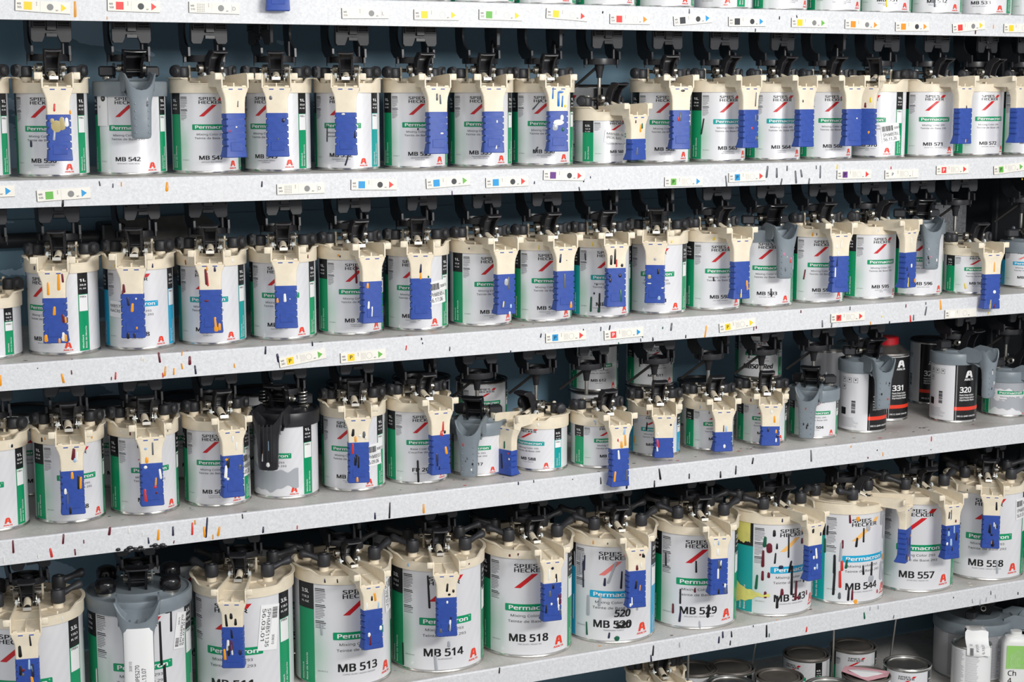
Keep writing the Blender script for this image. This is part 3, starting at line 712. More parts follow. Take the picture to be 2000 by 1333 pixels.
def put_grey_lid(root, kind, rz, m='grey_plastic', ribs=False, drips=(), wide=1.0):
    d = KIND[kind]; R, H = d['R'], d['H']; dh = R + 0.036
    L = dict(loc=(0, 0, H), rot=(0, 0, rz)); big = kind == 'large'; hw = 0.0162 * wide
    obj('lid', cached(('gl', kind, m), grey_lid, R, m), root, **L)
    h = obj('handle', cached(('ch', kind, m, ribs, wide), cup_handle, R, dh, m, hw, -0.083 if not big else -0.134, ribs, 0.0 if not big else 0.007), root, **L)
    obj('thumb_lever', cached(('tl', 1.35), thumb_lever, 1.35, 'black_gloss'), root, **L)
    for s in (-1, 1):
        obj('spring', cached(('sprg', s), coil_spring, s * 0.0155, s * 0.0225, -0.0185, 0.0255, 0.0052, 0.0010, 4), root, **L)
        obj('fork_post', cached(('fp', s, m), fork_post, s, m, 0.034), root, **L)
    obj('stirrer_fork', cached('cr', cross_rod), root, **L)
    if ribs:
        for s in (-1, 1): obj('clamp_spring', cached(('vs', s), coil_spring, 0.008, 0.036, s * 0.034, -0.006, 0.0078, 0.0011, 5, 'steel', 'z'), root, **L)
    c, q = math.cos(rz), math.sin(rz)
    kp = ((R * 0.62, 0.006), (-R * 0.62, 0.006)) if not big else ((0.052, -0.030), (-0.052, -0.030), (0.052, 0.046), (-0.052, 0.046))
    for x, y in kp:
        me = cached(('bk', x > 0), block_knob, 1 if x > 0 else -1) if not big else cached('rk', round_knob)
        obj('clamp_knob', me, root, (x * c - y * q, x * q + y * c, H), (0, 0, rz))
    if drips:
        g = G(); rng = random.Random(5)
        for x, z, w, l, cc in drips: blob(g, lambda a, b, t: (a, -dh - 0.0104 - t - 0.0006 * (1 - abs(a) / hw), b), x, z, w, l, 'paint_' + cc, rng)
        stuff(obj('paint_drips', g.mesh('paint_drips', 60), h))
    return h
def body_drips(root, R, drips):
    """runs of paint on the can body: (angle in degrees, z, width, length, colour, lean)"""
    if not drips: return
    g = G(); rng = random.Random(len(drips))
    for a, z, w, l, c, *ln in drips:
        blob(g, lambda x, zz, t: (math.sin(x / R) * (R + 0.0009 + t), -math.cos(x / R) * (R + 0.0009 + t), zz), deg(R, a), z, w, l, 'paint_' + c, rng, lean=ln[0] if ln else 0)
    stuff(obj('paint_drips', g.mesh('paint_drips', 60), root))

# ------------------------------------------------------------------ mixer drive head that hangs under a shelf (origin on the axis at the underside)
def drive_meshes():
    g = G(); g.box(-0.036, 0.036, -0.034, 0.052, -0.004, 0, 'black_matte', 0.0008); g.box(-0.012, 0.012, -0.018, 0.018, -0.030, -0.004, 'black_matte')
    g.box(0.028, 0.042, -0.036, -0.026, -0.012, -0.001, 'black_plastic', 0.001); g.box(-0.042, -0.028, -0.036, -0.026, -0.012, -0.001, 'black_plastic', 0.001)
    mount = g.mesh('mount', 35)
    g = G()  # front plate with an arched lower edge
    pl = [(-0.031, -0.006), (-0.031, -0.066), (-0.028, -0.070), (-0.014, -0.070), (-0.011, -0.064)]
    pl += [(0.011 * math.sin(R_(a)) , -0.064 + 0.008 * math.cos(R_(a))) for a in (-60, -30, 0, 30, 60)]
    pl += [(0.011, -0.064), (0.014, -0.070), (0.028, -0.070), (0.031, -0.066), (0.031, -0.006)]
    g.prism(pl, lambda a, b, t: (a, t, b), -0.030, -0.024, 'black_matte')
    plate = g.mesh('front_plate', 35, 0.0006)
    g = G()
    for x0, x1 in ((-0.029, -0.008), (0.008, 0.029)):
        for b in ((x0, x1, -0.0336, -0.030, -0.0385, -0.0360), (x0, x1, -0.0336, -0.030, -0.0480, -0.0455), (x0, x0 + 0.0022, -0.0336, -0.030, -0.0480, -0.0360), (x1 - 0.0022, x1, -0.0336, -0.030, -0.0480, -0.0360)):
            g.box(*b, 'black_matte', 0.0004)
        g.cyl((x0 + 0.002, -0.0315, -0.0420), (x1 - 0.002, -0.0315, -0.0420), 0.0020, 0.0020, 8, 'black_plastic')
    g.box(-0.0075, 0.0075, -0.0345, -0.030, -0.052, -0.030, 'black_plastic', 0.0008); g.box(-0.0085, 0.0085, -0.0335, -0.030, -0.062, -0.056, 'black_plastic', 0.0005)
    latch = g.mesh('latch', 35)
    sides = []
    for s in (-1, 1):  # side cheek with a rounded cut-out
        g = G(); c = [(-0.024 + 0.027 * math.cos(R_(a)), -0.048 + 0.027 * math.sin(R_(a))) for a in range(-88, 89, 16)]
        pl = [(-0.024, -0.004), (0.034, -0.004), (0.033, -0.050), (0.027, -0.078), (0.012, -0.089), (-0.024, -0.089)] + c
        g.prism(pl, lambda a, b, t: (t, a, b), s * 0.0270, s * 0.0305, 'black_plastic')
        sides.append(g.mesh('side_cheek', 35))
    g = G()  # spoked wheel
    n = 40
    g.rev([(0.0262, -0.098), (0.0292, -0.098), (0.0296, -0.094), (0.0292, -0.0875), (0.0272, -0.0875), (0.0262, -0.0915), (0.0262, -0.098)], n, 'black_plastic')
    g.rev([(0, -0.099), (0.0085, -0.099), (0.0095, -0.096), (0.0090, -0.0885), (0.006, -0.0875), (0, -0.0875)], 20, 'black_plastic')
    for a in (20, 110, 200, 290):
        M = Matrix.Rotation(R_(a), 4, 'Z'); g.box(-0.0038, 0.0038, 0.007, 0.0272, -0.0965, -0.0912, 'black_plastic', 0.0006, M=M)
    g.rev([(0.0165, -0.0962), (0.0185, -0.0962), (0.0185, -0.0925), (0.0165, -0.0925), (0.0165, -0.0962)], 28, 'black_plastic')
    wheel = g.mesh('wheel', 35)
    hooks = []
    for s in (-1, 1):
        g = G()
        for b in ((0.0285, 0.0345, -0.006, -0.0035, -0.0985, -0.0870), (0.0325, 0.0345, -0.0105, -0.0035, -0.0985, -0.0870), (0.0300, 0.0345, -0.0105, -0.0085, -0.0985, -0.0870), (0.0330, 0.0345, -0.0060, -0.0035, -0.1040, -0.0980)):
            g.box(*(sorted((s * b[0], s * b[1])) + list(b[2:])), 'black_plastic', 0.0004)
        hooks.append(g.mesh('hook', 35))
    g = G(); g.cyl((0.0195, -0.0165, -0.0900), (0.0195, -0.0165, -0.0640), 0.0034, 0.0026, 10, 'black_plastic')
    pin = g.mesh('pin', 40)
    g = G(); g.rev([(0, -0.122), (0.0050, -0.122), (0.0062, -0.112), (0.0085, -0.104), (0.0090, -0.0985), (0, -0.0985)], 16, 'black_plastic')
    hub = g.mesh('hub', 35)
    return dict(mount=mount, plate=plate, latch=latch, sides=sides, wheel=wheel, hooks=hooks, pin=pin, hub=hub)
CANS = [  # shelf row, key, kind, lid, x, y, facing of the label, facing of the handle, options
    (0, 'r0a', 'half', 'cream', 0.8863, 2.6720, -18.3, -14.7, {'short': 0, 'num': 'MB 510'}),
    (0, 'r0b', 'litre', 'cream', 1.1549, 2.7050, -17.0, -31.5, {'short': 1, 'num': 'MB 516', 'names': ''}),
    (0, 'r0c', 'litre', 'cream', 1.2759, 2.7050, -28.4, -3.8, {'short': 1, 'num': 'MB 522', 'names': ''}),
    (0, 'r0d', 'litre', 'cream', 1.3969, 2.7050, -22.8, -11.5, {'short': 1, 'num': 'MB 523', 'names': ''}),
    (0, 'r0e', 'litre', 'cream', 1.5195, 2.7050, -14.3, -6.9, {'short': 1, 'num': 'MB 524', 'names': ''}),
    (0, 'r0f', 'litre', 'cream', 1.6431, 2.7050, -25.9, -8.7, {'short': 1, 'num': 'MB 525', 'names': ''}),
    (0, 'r0g', 'litre', 'cream', 1.7700, 2.7050, -61.4, -18.4, {'short': 1, 'num': 'MB 527', 'names': 'SILVER TRANSPARENT|NOIR TRANSPARENT'}),
    (0, 'r0h', 'litre', 'cream', 1.8946, 2.7050, -7.1, -10.4, {'short': 1, 'num': 'MB 528', 'names': 'BRILLIANT YELLOW / JAUNE|BRILLANT JAUNE'}),
    (0, 'r0i', 'litre', 'cream', 2.0198, 2.7050, -13.5, -9.0, {'short': 1, 'num': 'MB 530', 'names': 'TRANSPARENT COPPER / CUIVRE|TRANSPARENT'}),
    (0, 'r0j', 'litre', 'cream', 2.1419, 2.7050, -26.1, -6.6, {'short': 1, 'num': 'MB 531', 'names': 'TRANSPARENT YELLOW / JAUNE|TRANSPARENT', 'drip': [(-4, 0.02, 0.0035, 0.016, 'y')]}),
    (0, 'r0k', 'litre', 'cream', 2.2694, 2.7050, -30.3, -8.0, {'short': 1, 'num': 'MB 532', 'names': 'TRANSPARENT OXIDE / OXYDE|TRANSPARENT', 'drip': [(-8, 0.022, 0.003, 0.014, 'e')]}),
    (0, 'r0l', 'litre', 'cream', 2.3972, 2.7050, -44.3, -10.7, {'short': 1, 'num': 'MB 533', 'names': 'DARK YELLOW / JAUNE FONCE'}),
    (0, 'r0m', 'litre', 'cream', 2.5223, 2.7050, -26.3, -16.6, {'short': 1, 'num': 'MB 534', 'names': ''}),
    (1, 'p535', 'litre', 'cream', 0.4100, 2.7050, -15.1, -11.1, {'num': 'MB 535'}),
    (1, '536', 'litre', 'cream', 0.5310, 2.7050, -23.6, -5.5, {'num': 'MB 536', 'names': 'TRANSPARENT GREEN / VERT|TRANSPARENT', 'drip': [(-23, 0.052, 0.004, 0.01, 'n'), (30, 0.074, 0.0026, 0.012, 'o')]}),
    (1, '542', 'litre', 'grey', 0.6550, 2.7050, -17.2, -3.8, {'num': 'MB 542', 'names': 'MICRO WHITE / BLANC MICRO', 'd2': 295}),
    (1, '547', 'litre', 'cream', 0.7772, 2.7050, -4.9, 9.9, {'num': 'MB 547', 'names': 'DEEP BLUE / BLEU PROFOND'}),
    (1, '549', 'litre', 'cream', 0.8982, 2.7050, -36.0, -18.2, {'num': 'MB 549', 'names': 'SPARKLE SILVER / ARGENT|ETINCELANT'}),
    (1, '552', 'litre', 'cream', 1.0216, 2.7050, -29.6, -21.7, {'num': 'MB 552', 'names': 'TRANSPARENT BLUE / BLEU|TRANSPARENT', 'strip': 'print_teal', 'drip': [(-28, 0.062, 0.002, 0.028, 'k'), (8, 0.018, 0.003, 0.018, 'n', 0.25)]}),
    (1, '553', 'litre', 'cream', 1.1469, 2.7050, -12.7, -2.2, {'num': 'MB 553', 'names': 'TRANSPARENT BLUE / BLEU|TRANSPARENT', 'drip': [(8, 0.03, 0.003, 0.014, 'n'), (-6, 0.068, 0.0025, 0.004, 'n')]}),
    (1, '555', 'litre', 'cream', 1.2711, 2.7050, -22.7, -13.1, {'num': 'MB 555', 'names': 'TRANSPARENT DARK BLUE|BLEU FONCE (BLACK)'}),
    (1, '556', 'litre', 'cream', 1.3928, 2.7050, -21.2, -12.3, {'num': 'MB 556', 'names': 'DEEP PURPLE / VIOLET|PROFOND', 'drip': [(-16, 0.108, 0.003, 0.018, 'e', 0.8), (-18, 0.029, 0.004, 0.012, 'e', 0.5)]}),
    (1, '560', 'half', 'cream', 1.5124, 2.7050, 12.8, 12.7, {'num': 'MB 560', 'names': 'SPECIAL BLACK / NOIR SPECIAL', 'short': 1}),
    (1, '562', 'litre', 'cream', 1.6386, 2.7050, -18.3, -11.1, {'num': 'MB 562', 'names': 'BLUE GREEN PEARL /|VERT BLEU NACRE'}),
    (1, '563', 'litre', 'cream', 1.7612, 2.7050, -5.4, 2.5, {'num': 'MB 563', 'names': 'HI-LITE BLUE PEARL|BLEU BRILLANT NACRE', 'band': 'print_teal', 'strip': 'print_green', 'drip': [(-55, 0.066, 0.003, 0.03, 'k', 0.2)], 'd2': 295}),
    (1, '564', 'litre', 'cream', 1.8870, 2.7050, -11.3, 1.7, {'num': 'MB 564', 'names': 'COPPER PEARL /|CUIVRE NACRE', 'band': 'print_teal', 'strip': 'print_green', 'd2': 295}),
    (1, '568', 'litre', 'cream', 2.0092, 2.7050, -13.8, -5.7, {'num': 'MB 568', 'names': 'LILAC PEARL / LILAS NACRE', 'd2': 295}),
    (1, '570', 'litre', 'cream', 2.1380, 2.7050, -54.6, -49.7, {'num': 'MB 570', 'names': 'FINE WHITE PEARL / BLANC F|NACRE', 'd2': 295}),
    (1, '571', 'litre', 'cream', 2.2628, 2.7050, -22.5, 2.8, {'num': 'MB 571', 'names': 'FINE RED PEARL / RGE F NACRE', 'd2': 295}),
    (1, '572', 'litre', 'cream', 2.3877, 2.7050, -7.8, 14.1, {'num': 'MB 572', 'names': 'GREEN PEARL / VERT NACRE', 'd2': 295}),
    (1, '574', 'litre', 'cream', 2.5111, 2.7050, -20.5, 11.1, {'num': 'MB 574', 'names': 'GOLD PEARL', 'd2': 295}),
    (2, 'h0', 'half', 'cream', 0.4217, 2.7000, -38.9, -21.4, {'num': 'MB 501', 'short': 1}),
    (2, '577', 'litre', 'cream', 0.5360, 2.6980, -43.8, -18.4, {'num': 'MB 577', 'names': 'SPECIAL BLUE / BLEU'}),
    (2, '578', 'litre', 'cream', 0.6571, 2.6980, -15.6, -19.4, {'num': 'MB 578', 'names': 'PEARL / NACRE', 'band': 'print_cyan', 'strip': 'print_cyan', 'desc': 'Mixing Color 293|Teinte de Base 293'}),
    (2, '579', 'litre', 'cream', 0.7781, 2.6980, -22.3, -17.5, {'num': 'MB 579', 'names': 'GOLD BRILLIANT /|OR BRILLANT', 'band': 'print_teal'}),
    (2, '583', 'litre', 'cream', 0.9003, 2.6980, -23.6, -15.9, {'num': 'MB 583', 'names': 'DIAMOND GREEN / VERT'}),
    (2, '584', 'litre', 'cream', 1.0213, 2.6980, -8.0, -1.1, {'num': 'MB 584', 'names': 'DIAMOND COPPER|CUIVRE DIAMANT', 'drip': [(-3, 0.104, 0.004, 0.03, 'm')]}),
    (2, '585', 'litre', 'cream', 1.1433, 2.6980, -26.5, -19.0, {'num': 'MB 585', 'names': 'DIAMOND BLUE / BLEU|DIAMANT'}),
    (2, '586', 'litre', 'cream', 1.2673, 2.6980, -2.9, -1.1, {'num': 'MB 586', 'names': 'PLATINUM PEARL / PLAT|NACRE', 'd2': 295}),
    (2, '587', 'litre', 'cream', 1.3883, 2.6980, -11.7, -4.1, {'num': 'MB 587', 'names': 'FINE BLUE PEARL / BLEU FIN|NACRE', 'd2': 295}),
    (2, '589', 'litre', 'cream', 1.5093, 2.6980, -13.1, -13.4, {'num': 'MB 589', 'names': 'CARMIN RED PEARL / ROUGE CARMIN NACRE', 'band': 'print_teal', 'd2': 295, 'drip': [(-33, 0.026, 0.004, 0.028, 'g'), (-17, 0.03, 0.004, 0.034, 'k'), (-18, 0.016, 0.005, 0.01, 'g'), (-45, 0.112, 0.003, 0.014, 'n'), (-22, 0.062, 0.002, 0.003, 'n'), (-27, 0.046, 0.003, 0.004, 'n')]}),
    (2, '591', 'litre', 'cream', 1.6304, 2.6980, -29.4, -32.9, {'num': 'MB 591', 'names': 'WHITE PEARL / BLANC NACRE', 'd2': 295}),
    (2, '592', 'litre', 'cream', 1.7514, 2.6980, -11.5, -1.7, {'num': 'MB 592', 'names': 'GOLD PEARL / OR NACRE', 'd2': 295, 'drip': [(-17, 0.06, 0.003, 0.008, 'k')]}),
    (2, '593', 'litre', 'grey', 1.8725, 2.6980, -25.3, -10.4, {'num': 'MB 593', 'names': 'BLUE PEARL / BLEU NACRE', 'd2': 295, 'drip': [(5, 0.028, 0.003, 0.016, 'k')]}),
    (2, '594', 'litre', 'cream', 1.9935, 2.6980, -18.8, -10.5, {'num': 'MB 594', 'names': 'RED PEARL / ROUGE NACRE', 'd2': 295, 'drip': [(-40, 0.056, 0.003, 0.02, 'm', 0.2)]}),
    (2, '595', 'litre', 'cream', 2.1190, 2.6980, -4.0, 12.3, {'num': 'MB 595', 'names': 'SILVER PEARL / ARGENT|NACRE', 'd2': 295}),
    (2, '596', 'litre', 'grey', 2.2400, 2.6980, -18.1, -20.9, {'num': 'MB 596', 'names': 'MICRO WHITE / BLANC', 'd2': 295}),
    (2, '507', 'half', 'cream', 2.3509, 2.6700, -13.6, -11.2, {'num': 'MB 507', 'names': 'WHITE PEARL / BLANC', 'drip': [(-30, 0.018, 0.004, 0.012, 'y')]}),
    (2, 'h9', 'half', 'grey', 2.5292, 2.6980, -36.4, -2.8, {'num': 'MB 552', 'names': '', 'band': 'print_cyan', 'slash': 'print_pale_red'}),
    (3, '500', 'litre', 'cream', 0.4155, 2.7080, -23.8, -19.9, {'num': 'MB 500'}),
    (3, '503', 'litre', 'cream', 0.5365, 2.7080, 2.5, -8.8, {'num': 'MB 508', 'names': '', 'd2': 295}),
    (3, '505', 'litre', 'cream', 0.6585, 2.7080, -1.9, -7.4, {'num': 'MB 505', 'names': 'YELLOW / JAUNE'}),
    (3, '506', 'litre', 'cream', 0.7820, 2.7080, -19.3, -2.3, {'num': 'MB 506', 'names': 'PLATINUM SILVER|ARGENT PLATINE'}),
    (3, '509', 'litre', 'black', 0.9030, 2.7080, -43.1, -37.2, {'num': 'MB 509', 'names': ''}),
    (3, '551', 'litre', 'cream', 1.0256, 2.7080, -29.1, -15.9, {'num': 'MB 551', 'names': 'SPECIAL DEEP|SPECIAL'}),
    (3, 'FP', 'litre', 'cream', 1.1466, 2.7080, -9.0, -0.6, {'num': 'FP 20', 'names': 'DEEP BLACK / NOIR PROFOND', 'desc': 'Base Coat Color|Couche de Base', 'drip': [(-13, 0.024, 0.004, 0.04, 'k')], 'd2': 0}),
    (3, '517', 'half', 'grey', 1.2657, 2.7080, -30.8, -36.2, {'num': 'MB 517', 'names': 'BLUE / BLEU'}),
    (3, '588', 'half', 'cream', 1.3847, 2.6920, -53.5, -67.4, {'num': 'MB 588', 'names': 'FINE BLUE GREEN PEARL', 'band': 'print_teal', 'short': 2, 'd2': 295}),
    (3, '597', 'half', 'cream', 1.4900, 2.6700, -1.7, -4.4, {'num': 'MB 597', 'names': 'BRILLIANT GREEN', 'd2': 295}),
    (3, '601', 'half', 'cream', 1.6362, 2.7080, -28.7, -21.1, {'num': 'MB 601', 'names': 'GREEN PEARL', 'band': 'print_teal', 'strip': 'print_cyan', 'short': 1, 'd2': 295, 'drip': [(-20, 0.058, 0.003, 0.016, 'k'), (-52, 0.03, 0.003, 0.014, 'o')]}),
    (3, '602', 'half', 'cream', 1.7572, 2.7080, -10.7, -16.4, {'num': 'MB 602', 'names': 'SILVER / ARGENT', 'short': 1, 'd2': 295}),
    (3, '603', 'half', 'cream', 1.8799, 2.7080, -22.3, -24.4, {'num': 'MB 603', 'names': 'SILVER / ARGENT', 'short': 1, 'd2': 295}),
    (3, '504', 'half', 'grey', 2.0041, 2.7080, -26.4, -44.5, {'num': 'MB 504', 'names': 'WHITE / BLANC'}),
    (3, '330', 'quart', 'grey', 2.1260, 2.7080, -25.1, -10.8, {'num': '330'}),
    (3, '320', 'quart', 'grey', 2.3612, 2.7080, -38.1, 13.7, {'num': '320'}),
    (3, '548', 'half', 'grey', 2.5032, 2.7080, -28.1, 20.5, {'num': 'MB 548', 'names': 'GREY', 'drip': []}),
    (4, '510', 'large', 'cream', 0.4625, 2.7000, -21.8, -12.2, {'num': 'MB 510', 'names': ''}),
    (4, 'dupe', 'large', 'biggrey', 0.6403, 2.7000, -10.7, -14.5, {'num': 'MB 270', 'names': ''}),
    (4, '511', 'large', 'cream', 0.8187, 2.7000, -29.1, -24.7, {'num': 'MB 511', 'names': 'MEDIUM SILVER / ARGENT MOYEN'}),
    (4, '513', 'large', 'cream', 0.9984, 2.7000, 2.0, 1.8, {'num': 'MB 513', 'names': 'COARSE SILVER / ARGENT GROSSIER', 'drip': [(-48, 0.105, 0.004, 0.022, 's')]}),
    (4, '514', 'large', 'cream', 1.1789, 2.7000, -11.4, -16.4, {'num': 'MB 514', 'names': 'SILVER/ARGENT', 'drip': [(-22, 0.148, 0.004, 0.06, 'k', -0.06), (-58, 0.028, 0.004, 0.042, 'k', -0.03), (2, 0.052, 0.005, 0.012, 's'), (-14, 0.018, 0.006, 0.03, 's'), (65, 0.15, 0.002, 0.032, 'e'), (66, 0.08, 0.002, 0.03, 'e')]}),
    (4, '518', 'large', 'cream', 1.3596, 2.7000, -19.9, -6.8, {'num': 'MB 518', 'names': 'FINE SILVER / ARGENT FIN'}),
    (4, '520', 'large', 'cream', 1.5388, 2.7000, -23.1, -9.1, {'num': 'MB 520', 'names': 'TRANSPARENT PURPLE', 'band': 'print_cyan', 'strip': 'print_cyan', 'slash': 'print_pale_red', 'tint': 'label_cyan', 'drip': [(-42, 0.15, 0.004, 0.03, 'n'), (-44, 0.128, 0.0035, 0.052, 'n'), (-48, 0.148, 0.006, 0.04, 's'), (-60, 0.152, 0.005, 0.03, 's'), (-5, 0.136, 0.006, 0.042, 's', 0.3), (7, 0.122, 0.004, 0.034, 'k'), (13, 0.114, 0.004, 0.04, 'k'), (-14, 0.118, 0.005, 0.016, 'n'), (-38, 0.025, 0.004, 0.026, 'g'), (-8, 0.016, 0.004, 0.012, 'n'), (-36, 0.07, 0.007, 0.04, 's'), (-20, 0.082, 0.006, 0.022, 's'), (-62, 0.06, 0.004, 0.05, 's'), (30, 0.07, 0.004, 0.02, 's'), (2, 0.01, 0.01, 0.01, 'g')]}),
    (4, '529', 'large', 'cream', 1.7235, 2.7000, -21.2, -12.0, {'num': 'MB 529', 'names': 'BRILLIANT RED / ROUGE BRILLANT', 'drip': [(-8, 0.124, 0.004, 0.024, 'k'), (-50, 0.132, 0.004, 0.026, 'k'), (-28, 0.064, 0.004, 0.03, 'k'), (9, 0.036, 0.006, 0.026, 'k'), (-38, 0.038, 0.005, 0.02, 'm'), (-28, 0.024, 0.005, 0.022, 'n'), (-2, 0.01, 0.004, 0.016, 's'), (-9, 0.078, 0.004, 0.01, 'm')]}),
    (4, '543', 'large', 'cream', 1.9016, 2.7000, 0.3, 4.4, {'num': 'MB 543', 'names': 'GRANADA RED / ROUGE GRENAT', 'band': 'print_cyan', 'strip': 'print_teal', 'slash': 'print_pale_orange', 'tint': 'label_cyan', 'drip': [(-30, 0.168, 0.006, 0.014, 'k'), (-42, 0.15, 0.007, 0.022, 'g'), (-44, 0.116, 0.006, 0.034, 'm'), (-44, 0.082, 0.006, 0.02, 'm'), (-28, 0.118, 0.004, 0.022, 'k'), (-36, 0.138, 0.012, 0.02, 'm'), (-26, 0.142, 0.004, 0.012, 'k'), (-10, 0.142, 0.004, 0.048, 'k'), (-7, 0.1, 0.006, 0.024, 'k', 0.2), (-4, 0.072, 0.006, 0.06, 'k'), (3, 0.05, 0.007, 0.04, 'm'), (-18, 0.05, 0.007, 0.014, 'm'), (-40, 0.044, 0.007, 0.014, 'm'), (-24, 0.03, 0.005, 0.026, 'k'), (18, 0.078, 0.004, 0.03, 'k'), (20, 0.13, 0.004, 0.024, 's'), (-52, 0.068, 0.006, 0.03, 'g'), (-36, 0.084, 0.006, 0.012, 'm'), (25, 0.04, 0.004, 0.01, 'm'), (8, 0.034, 0.005, 0.008, 'm'), (12, 0.148, 0.006, 0.012, 'm'), (-20, 0.1, 0.01, 0.008, 'n')]}),
    (4, '544', 'large', 'cream', 2.0794, 2.7000, -3.0, 34.1, {'num': 'MB 544', 'names': 'RED OXIDE / ROUGE OXYDE', 'band': 'print_cyan', 'strip': 'print_teal', 'slash': 'print_pale_orange', 'tint': 'label_cyan', 'drip': [(-25, 0.176, 0.005, 0.018, 'm'), (-14, 0.176, 0.007, 0.01, 'o'), (-34, 0.124, 0.005, 0.018, 'm'), (-15, 0.128, 0.005, 0.02, 'k'), (-5, 0.142, 0.004, 0.03, 'k'), (-34, 0.08, 0.006, 0.022, 'r'), (-36, 0.052, 0.006, 0.036, 'r'), (-44, 0.082, 0.006, 0.04, 'k'), (-44, 0.042, 0.006, 0.048, 'k'), (-36, 0.108, 0.006, 0.04, 's'), (-28, 0.084, 0.005, 0.02, 'g'), (-4, 0.07, 0.005, 0.02, 'k'), (10, 0.07, 0.005, 0.03, 'k'), (-24, 0.022, 0.005, 0.028, 'k'), (-19, 0.02, 0.005, 0.022, 'm'), (-14, 0.006, 0.007, 0.01, 'o'), (24, 0.02, 0.005, 0.008, 'r'), (-36, 0.018, 0.006, 0.014, 'e'), (30, 0.17, 0.012, 0.03, 's'), (38, 0.15, 0.01, 0.05, 's'), (34, 0.06, 0.016, 0.04, 's'), (44, 0.1, 0.008, 0.06, 's'), (10, 0.05, 0.014, 0.016, 's'), (46, 0.04, 0.008, 0.04, 's'), (2, 0.156, 0.01, 0.014, 's'), (36, 0.088, 0.004, 0.012, 'o'), (-55, 0.15, 0.005, 0.02, 'k'), (-58, 0.118, 0.005, 0.03, 'g')]}),
    (4, '557', 'large', 'cream', 2.2615, 2.7000, -28.9, -5.3, {'num': 'MB 557', 'names': 'SILVER FINE / ARGENT FIN'}),
    (4, '558', 'large', 'cream', 2.4521, 2.7000, -33.4, -36.2, {'num': 'MB 558', 'names': 'SILVER COARSE / ARGENT GROSSIER', 'drip': [(12, 0.03, 0.005, 0.03, 's')]}),
]
TAGS = [  # shelf row, x, z on the lip, tilt, number, square, circle, pointer
    (0, 0.5039, 0.1180, -2.8, '505', 'yellow', 'grey', 'yellow'),
    (0, 0.6399, 0.1215, -0.8, '508', 'red', 'black', 'red'),
    (0, 0.7653, 0.1213, -0.8, '510', 'dots', 'grey', 'D'),
    (0, 1.0158, 0.1178, 1.1, '516', 'white', 'grey', 'L'),
    (0, 1.1414, 0.1177, 0.2, '520', 'yellow', 'white', 'yellow'),
    (0, 1.2591, 0.1194, -0.7, '522', 'green', 'white', 'yellow'),
    (0, 1.3852, 0.1222, -3.3, '523', 'yellow', 'white', 'red'),
    (0, 1.5096, 0.1170, 0.1, '524', 'red', 'white', 'orange'),
    (0, 1.6388, 0.1188, 5.2, '525', 'black', 'black', 'blue'),
    (0, 1.7542, 0.1171, 1.0, '527', 'black', 'black', 'blue'),
    (0, 1.8914, 0.1171, 0.1, '528', 'yellow', 'grey', 'green'),
    (0, 2.0125, 0.1158, -0.7, '530', 'orange', 'grey', 'orange'),
    (0, 2.1306, 0.1138, 0.9, '531', 'orange', 'black', 'orange'),
    (0, 2.2687, 0.1159, 5.5, '532', 'red', 'grey', 'yellow'),
    (0, 2.3972, 0.1149, 0.9, '533', 'yellow', 'white', 'yellow'),
    (1, 0.4115, -0.1540, 0.5, '535', 'green', 'grey', 'blue'),
    (1, 0.5238, -0.1609, 2.5, '536', 'green', 'grey', 'blue'),
    (1, 0.9008, -0.1623, 0.4, '549', 'dots', 'grey', 'D'),
    (1, 1.0273, -0.1590, -1.4, '552', 'blue', 'black', 'red'),
    (1, 1.1609, -0.1577, 3.2, '553', 'blue', 'black', 'green'),
    (1, 1.2709, -0.1604, 0.8, '555', 'blue', 'black', 'red'),
    (1, 1.3807, -0.1519, -2.2, '556', 'purple', 'black', 'red'),
    (1, 1.6247, -0.1685, -0.5, '562', 'greenP', 'white', 'blue'),
    (1, 1.7611, -0.1630, 1.2, '563', 'blueP', 'white', 'red'),
    (1, 2.0039, -0.1642, -0.5, '568', 'purpleP', 'white', 'red'),
    (1, 2.1169, -0.1658, 0.7, '570', 'whiteP', 'white', 'white'),
    (1, 2.2418, -0.1602, 0.7, '571', 'redP', 'white', 'red'),
    (1, 2.3867, -0.1606, 5.0, '572', 'greenP', 'white', 'green'),
    (2, 0.8985, -0.4387, 7.6, '583', 'yellowP', 'white', 'green'),
    (2, 1.0045, -0.4428, 1.7, '584', 'yellowP', 'white', 'green'),
    (2, 1.3862, -0.4351, 0.7, '587', 'blueP', 'white', 'red'),
    (2, 1.5036, -0.4372, 1.6, '589', 'redP', 'white', 'blue'),
    (2, 1.7464, -0.4370, 5.0, '592', 'yellowP', 'white', 'yellow'),
    (2, 1.9990, -0.4373, 0.2, '594', 'redP', 'white', 'red'),
    (2, 2.2768, -0.4464, -0.2, '596', 'white', 'white', 'none'),
]
